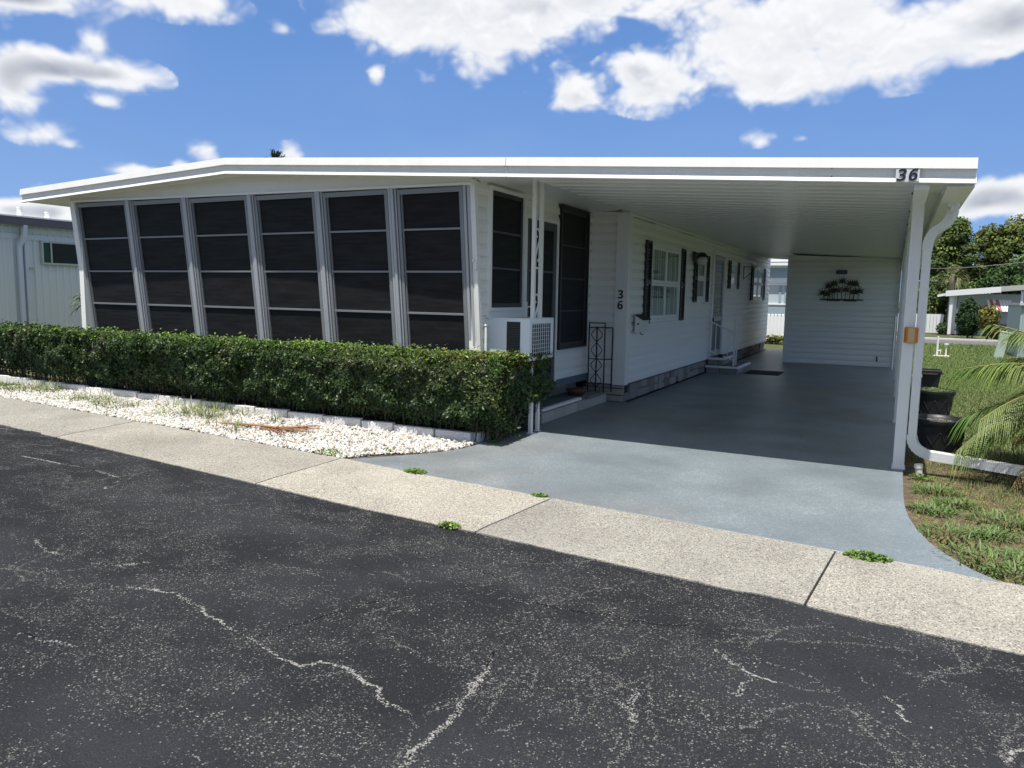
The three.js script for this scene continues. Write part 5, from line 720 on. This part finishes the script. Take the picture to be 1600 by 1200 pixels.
// ---------- across the back lane ----------
{
  const h = group('lane_house'); tag(h, 'white house with a carport roof across the back lane beyond the lawn', 'house'); const W = M(0.74, 0.74, 0.74, 0.5), Z = -44;
  mesh('wall', [boxb(2.75, 12, 0, 2.05, Z - 5, Z - 0.6)], M(0.42, 0.45, 0.5, 0.6), h); mesh('white_wall', boxb(2.65, 2.76, 0, 2.0, Z - 5, Z - 0.5), W, h);
  const rf = mesh('roof', [sweep([[2.2, 1.93, Z], [4.55, 2.16, Z], [12, 2.8, Z]], [[-5.5, 0], [0.3, 0], [0.3, 0.1], [-5.5, 0.1]])], W, h); mesh('fascia', sweep([[2.2, 1.9, Z + 0.3], [4.55, 2.13, Z + 0.3]], [[0, 0], [0.05, 0], [0.05, 0.28], [0, 0.28]]), W, rf); mesh('fascia', sweep([[4.56, 2.18, Z + 0.3], [12, 2.85, Z + 0.3]], [[0, 0], [0.05, 0], [0.05, 0.24], [0, 0.24]]), M(0.4, 0.4, 0.38, 0.6), rf); mesh('gutter_end', sweep([[1.85, 1.86, Z + 0.1], [2.25, 1.95, Z + 0.1]], [[-0.3, 0], [0.2, 0], [0.2, 0.12], [-0.3, 0.12]]), W, rf);
  mesh('porch_post', boxb(2.42, 2.56, 0, 1.92, Z + 0.05, Z + 0.19), W, h); mesh('porch_post', boxb(2.74, 2.8, 0, 1.92, Z + 0.05, Z + 0.11), M(0.2, 0.2, 0.2, 0.6), h); mesh('porch_post', boxb(5.4, 5.5, 0, 2.2, Z + 0.05, Z + 0.15), W, h);
  const aw = group('window_awning', [0, 0, 0], h); for (let i = 0; i < 8; i++) mesh('stripe', bar(V(4.08 + i * 0.13, 1.76, Z - 0.3), V(4.2 + i * 0.13, 1.2, Z + 0.35), 0.12, 0.02), i === 1 || i === 3 ? M(0.5, 0.12, 0.14, 0.6) : M(0.8, 0.79, 0.79, 0.6), aw);
  mesh('base_band', boxb(4.0, 12, 0, 0.55, Z - 0.6, Z - 0.52), M(0.05, 0.05, 0.09, 0.6), h);
  const f = group('vinyl_fence', [0, 0, -45.2]); tag(f, 'white board fence with dappled shade beside the house across the lane', 'fence'); for (let i = 0; i < 26; i++) { const m = mesh('board', boxb(-0.07, 0.07, 0, 0.98, 0, 0.03), W, f); m.position.x = -1.6 + i * 0.152; } mesh('rail', boxb(-1.7, 2.3, 0.85, 0.93, -0.04, -0.005), W, f); mesh('rail', boxb(-1.7, 2.3, 0.15, 0.23, -0.04, -0.005), W, f);
  const bush = (x, z, rx, ry, col, n, len, name, label, seed, y = 0) => { const g = group(name, [x, -0.03, z]); tag(g, label, 'shrub'); mesh('foliage', leafCloud(n, (r) => { const t = r() * 6.28, ph = Math.acos(2 * r() - 1), q = Math.pow(r(), 0.33); const v = V(Math.sin(ph) * Math.cos(t), Math.cos(ph), Math.sin(ph) * Math.sin(t)); const k = q * (0.75 + 0.5 * n3(v.x * 2 + 9, v.y * 2 + 9 + seed, v.z * 2 + 9)); return [V(v.x * rx * k, y + ry + v.y * ry * k, v.z * rx * k), v]; }, len, len * 0.35, seed, col), LEAFM, g); const st = []; const r = rng(seed); for (let i = 0; i < 5; i++) st.push(rod(V((r() - 0.5) * 0.1, 0, (r() - 0.5) * 0.1), V((r() - 0.5) * rx, ry * 1.2, (r() - 0.5) * rx), 0.02, 0.01, 5)); mesh('stems', st, M(0.2, 0.17, 0.13, 0.9), g); return g; };
  bush(3.05, -40.6, 0.5, 0.9, [0.025, 0.05, 0.02], 5000, 0.12, 'dark_shrub', 'dark green conical shrub in front of the white house across the lane', 71);
  bush(3.75, -39.6, 0.42, 0.62, [0.15, 0.14, 0.035], 1100, 0.14, 'croton_shrub', 'yellow and orange croton shrub beside the dark shrub across the lane', 72, 0.35); bush(4.15, -39.2, 0.38, 0.28, [0.07, 0.032, 0.032], 1000, 0.12, 'red_shrub', 'low dark red leafy shrub across the back lane', 73);
  bush(2.25, -44.2, 0.3, 0.3, [0.05, 0.08, 0.03], 700, 0.1, 'small_shrub', 'small green shrub at the porch post across the lane', 74);
}
{
  const s = group('water_meter_pipes', [1.3, -0.03, -25.7]); tag(s, 'white pipe hookup standing on a small slab in the lawn', 'pipes'); const W = M(0.78, 0.77, 0.74, 0.5); mesh('slab', rbox(0.42, 0.06, 0.3, 0.02, 0.03, 0, 0.02), M(0.55, 0.5, 0.38, 0.9), s); mesh('tall_pipe', [rod(V(-0.1, 0.03, 0), V(-0.1, 0.62, 0), 0.03)], W, s); mesh('short_pipe', [rod(V(0.13, 0.03, 0), V(0.13, 0.38, 0), 0.022), rod(V(0.13, 0.37, 0), V(0.13, 0.42, 0), 0.06, 0.06, 12)], W, s); mesh('valve', [rod(V(-0.1, 0.2, 0), V(0.0, 0.2, 0.02), 0.015), rod(V(-0.01, 0.1, 0.02), V(-0.01, 0.24, 0.02), 0.012)], W, s);
  const u = group('utility_box', [2.82, -0.03, -26.4]); tag(u, 'pale green utility pedestal leaning in the lawn near the palm', 'utility box'); u.rotation.z = -0.16; mesh('body', rbox(0.24, 0.78, 0.2, 0, 0.39, 0, 0.015), M(0.42, 0.5, 0.44, 0.55), u); mesh('cap', rbox(0.26, 0.05, 0.22, 0, 0.79, 0, 0.012), M(0.46, 0.54, 0.48, 0.55), u);
  const b = group('grey_shed'); tag(b, 'grey green metal shed behind the palm fronds at the far side of the lawn', 'shed'); mesh('wall', boxb(3.36, 6, -0.03, 1.55, -30, -27), M(0.33, 0.4, 0.4, 0.6), b); mesh('roof', boxb(3.3, 6.1, 1.55, 1.62, -30.1, -26.9), M(0.5, 0.52, 0.5, 0.5), b); for (let i = 0; i < 10; i++) mesh('panel_rib', boxb(3.42 + i * 0.26, 3.45 + i * 0.26, 0, 1.54, -27, -26.985), M(0.3, 0.37, 0.37, 0.6), b);
}
// ---------- trees ----------
function tree(name, label, x, z, h, crowns, leaf, col, n, seed, grp) {
  const t = group(name, [x, -0.03, z]); tag(t, label, 'tree', grp); const r = rng(seed), wood = [], top = V(0, h * 0.4, 0); wood.push(rod(V(0, 0, 0), top, 0.22, 0.15, 8)); for (const c of crowns) { const e = V(c[0], c[1], c[2]); const mid = top.clone().lerp(e, 0.5).add(V(0, -0.2, 0)); wood.push(rod(top, mid, 0.1, 0.07, 6), rod(mid, e, 0.07, 0.03, 6)); for (let k = 0; k < 7; k++) wood.push(rod(e, V(e.x + (r() - 0.5) * c[3] * 1.5, e.y + (r() - 0.3) * c[4] * 1.3, e.z + (r() - 0.5) * c[3] * 1.5), 0.03, 0.01, 4)); }
  mesh('trunk', wood, M(0.12, 0.1, 0.08, 0.95), t); const clumps = []; for (const c of crowns) for (let k = 0; k < 26; k++) { const a = r() * 6.28, u = 2 * r() - 1, q = 0.55 + 0.45 * Math.cbrt(r()); const s = Math.sqrt(1 - u * u); clumps.push([c[0] + Math.cos(a) * s * c[3] * q, c[1] + u * c[4] * q, c[2] + Math.sin(a) * s * c[3] * q, 0.3 + r() * 0.4, 0.7 + r() * 0.6]); }
  mesh('crown', leafCloud(n, (q) => { const c = clumps[Math.floor(q() * clumps.length)], a = q() * 6.28, u = 2 * q() - 1, s = Math.sqrt(1 - u * u), k = Math.cbrt(q()) * c[3]; const v = V(Math.cos(a) * s, u, Math.sin(a) * s); return [V(c[0] + v.x * k * 1.3, c[1] + v.y * k * 0.75, c[2] + v.z * k * 1.3), V(v.x, v.y + 0.6, v.z), [col[0] * c[4], col[1] * c[4], col[2] * c[4]]]; }, leaf, leaf * 0.36, seed + 1, col, 0.4), LEAFM, t);
}
const TG = 'trees beyond the back lane';
tree('spreading_tree', 'rounded olive green tree rising behind the downspout beyond the lane', 2.7, -56, 6.2, [[0, 5.2, 0, 1.1, 1.3], [-0.9, 4.2, 0.4, 1.1, 1.0], [0.7, 4.3, -0.3, 1.1, 1.0], [0.2, 6.2, 0, 0.6, 0.7]], 0.2, [0.07, 0.1, 0.025], 22000, 101, TG);
tree('spreading_tree', 'broad yellow green tree with bare twigs on top right of the rounded one', 6.4, -58, 6.2, [[-0.6, 5.6, 0, 1.3, 1.0], [0.9, 5.9, 0, 1.4, 1.1], [0, 4.6, 0.6, 1.5, 0.9], [2.4, 5.2, 0, 1.5, 1.4], [-1.6, 3.6, 0.5, 0.8, 0.7]], 0.2, [0.09, 0.115, 0.028], 30000, 103, TG);
tree('spreading_tree', 'dark glossy green low tree behind the roof of the house across the lane', 6.2, -52.5, 3.6, [[-0.6, 2.9, 0, 1.2, 0.8], [1.0, 3.2, 0, 1.3, 0.9], [2.8, 3.0, 0, 1.4, 1.0]], 0.17, [0.045, 0.085, 0.025], 14000, 105, TG);
tree('spreading_tree', 'bushy mid green tree beside the white fence beyond the lane', 2.2, -50.5, 2.8, [[0, 2.2, 0, 1.1, 0.9], [-0.9, 1.5, 0.2, 0.8, 0.8], [0.9, 2.0, 0, 0.8, 0.7], [-0.5, 0.9, 0.3, 0.8, 0.6]], 0.16, [0.075, 0.105, 0.028], 14000, 107, TG);
tree('spreading_tree', 'tall green tree farther right behind the house across the lane', 11.5, -60, 7.5, [[0, 6, 0, 2, 1.6], [-1.8, 4.6, 0.5, 1.6, 1.3], [1.8, 4.8, 0, 1.8, 1.4]], 0.22, [0.09, 0.115, 0.03], 16000, 109, TG);
{ const p = group('cabbage_palm', [2.75, -0.03, -49.4]); tag(p, 'fan leaved cabbage palm among the trees beyond the lane', 'palm tree'); const r = rng(66), l = []; for (let i = 0; i < 46; i++) { const a = r() * 6.28, e = -0.5 + r() * 1.8, d0 = V(Math.cos(a) * Math.cos(e), Math.sin(e), Math.sin(a) * Math.cos(e)), b = V(0, 3.1, 0).addScaledVector(d0, 0.5); for (let k = 0; k < 14; k++) { const d = d0.clone().add(V((r() - 0.5) * 1.1, (r() - 0.5) * 1.1, (r() - 0.5) * 1.1)).normalize(), v = 0.7 + 0.6 * r(); l.push([b, d, 0.45, 0.016, 0.5, [0.17 * v, 0.19 * v, 0.07 * v]]); } } mesh('fronds', blades(l, 2), BLADE, p); mesh('trunk', rod(V(0, 0, 0), V(0, 3.1, 0), 0.17, 0.14, 10), M(0.16, 0.13, 0.1, 0.95), p); }
{ const p = group('tall_palm', [-38.9, -0.03, -40]); tag(p, 'crown of a distant palm just showing over the roof ridge', 'palm tree'); const r = rng(67), l = []; for (let i = 0; i < 34; i++) { const a = r() * 6.28, e = -0.3 + r() * 1.7, d0 = V(Math.cos(a) * Math.cos(e), Math.sin(e), Math.sin(a) * Math.cos(e)); for (let k = 0; k < 12; k++) { const t = 0.2 + k / 12 * 0.5, d = d0.clone().add(V((r() - 0.5), (r() - 0.5) * 0.6, (r() - 0.5))).normalize(), v = 0.7 + 0.6 * r(); l.push([V(0, 10.55, 0).addScaledVector(d0, t), d, 0.4, 0.035, 0.4, [0.03 * v, 0.055 * v, 0.02 * v]]); } } mesh('fronds', blades(l, 2), BLADE, p); mesh('trunk', rod(V(0, 0, 0), V(0, 10.4, 0), 0.2, 0.15, 10), M(0.16, 0.13, 0.1, 0.95), p); }
{ // overhead cable
  const c = mesh('overhead_cable', tube([V(-20, 4.4, -48), V(2, 3.45, -48), V(8, 3.95, -48), V(40, 4.6, -48)], 0.011, 60, 5), M(0.2, 0.2, 0.2, 0.6)); tag(c, 'thin overhead cable strung before the trees beyond the lane', 'cable');
}
renderer.render(scene, camera);
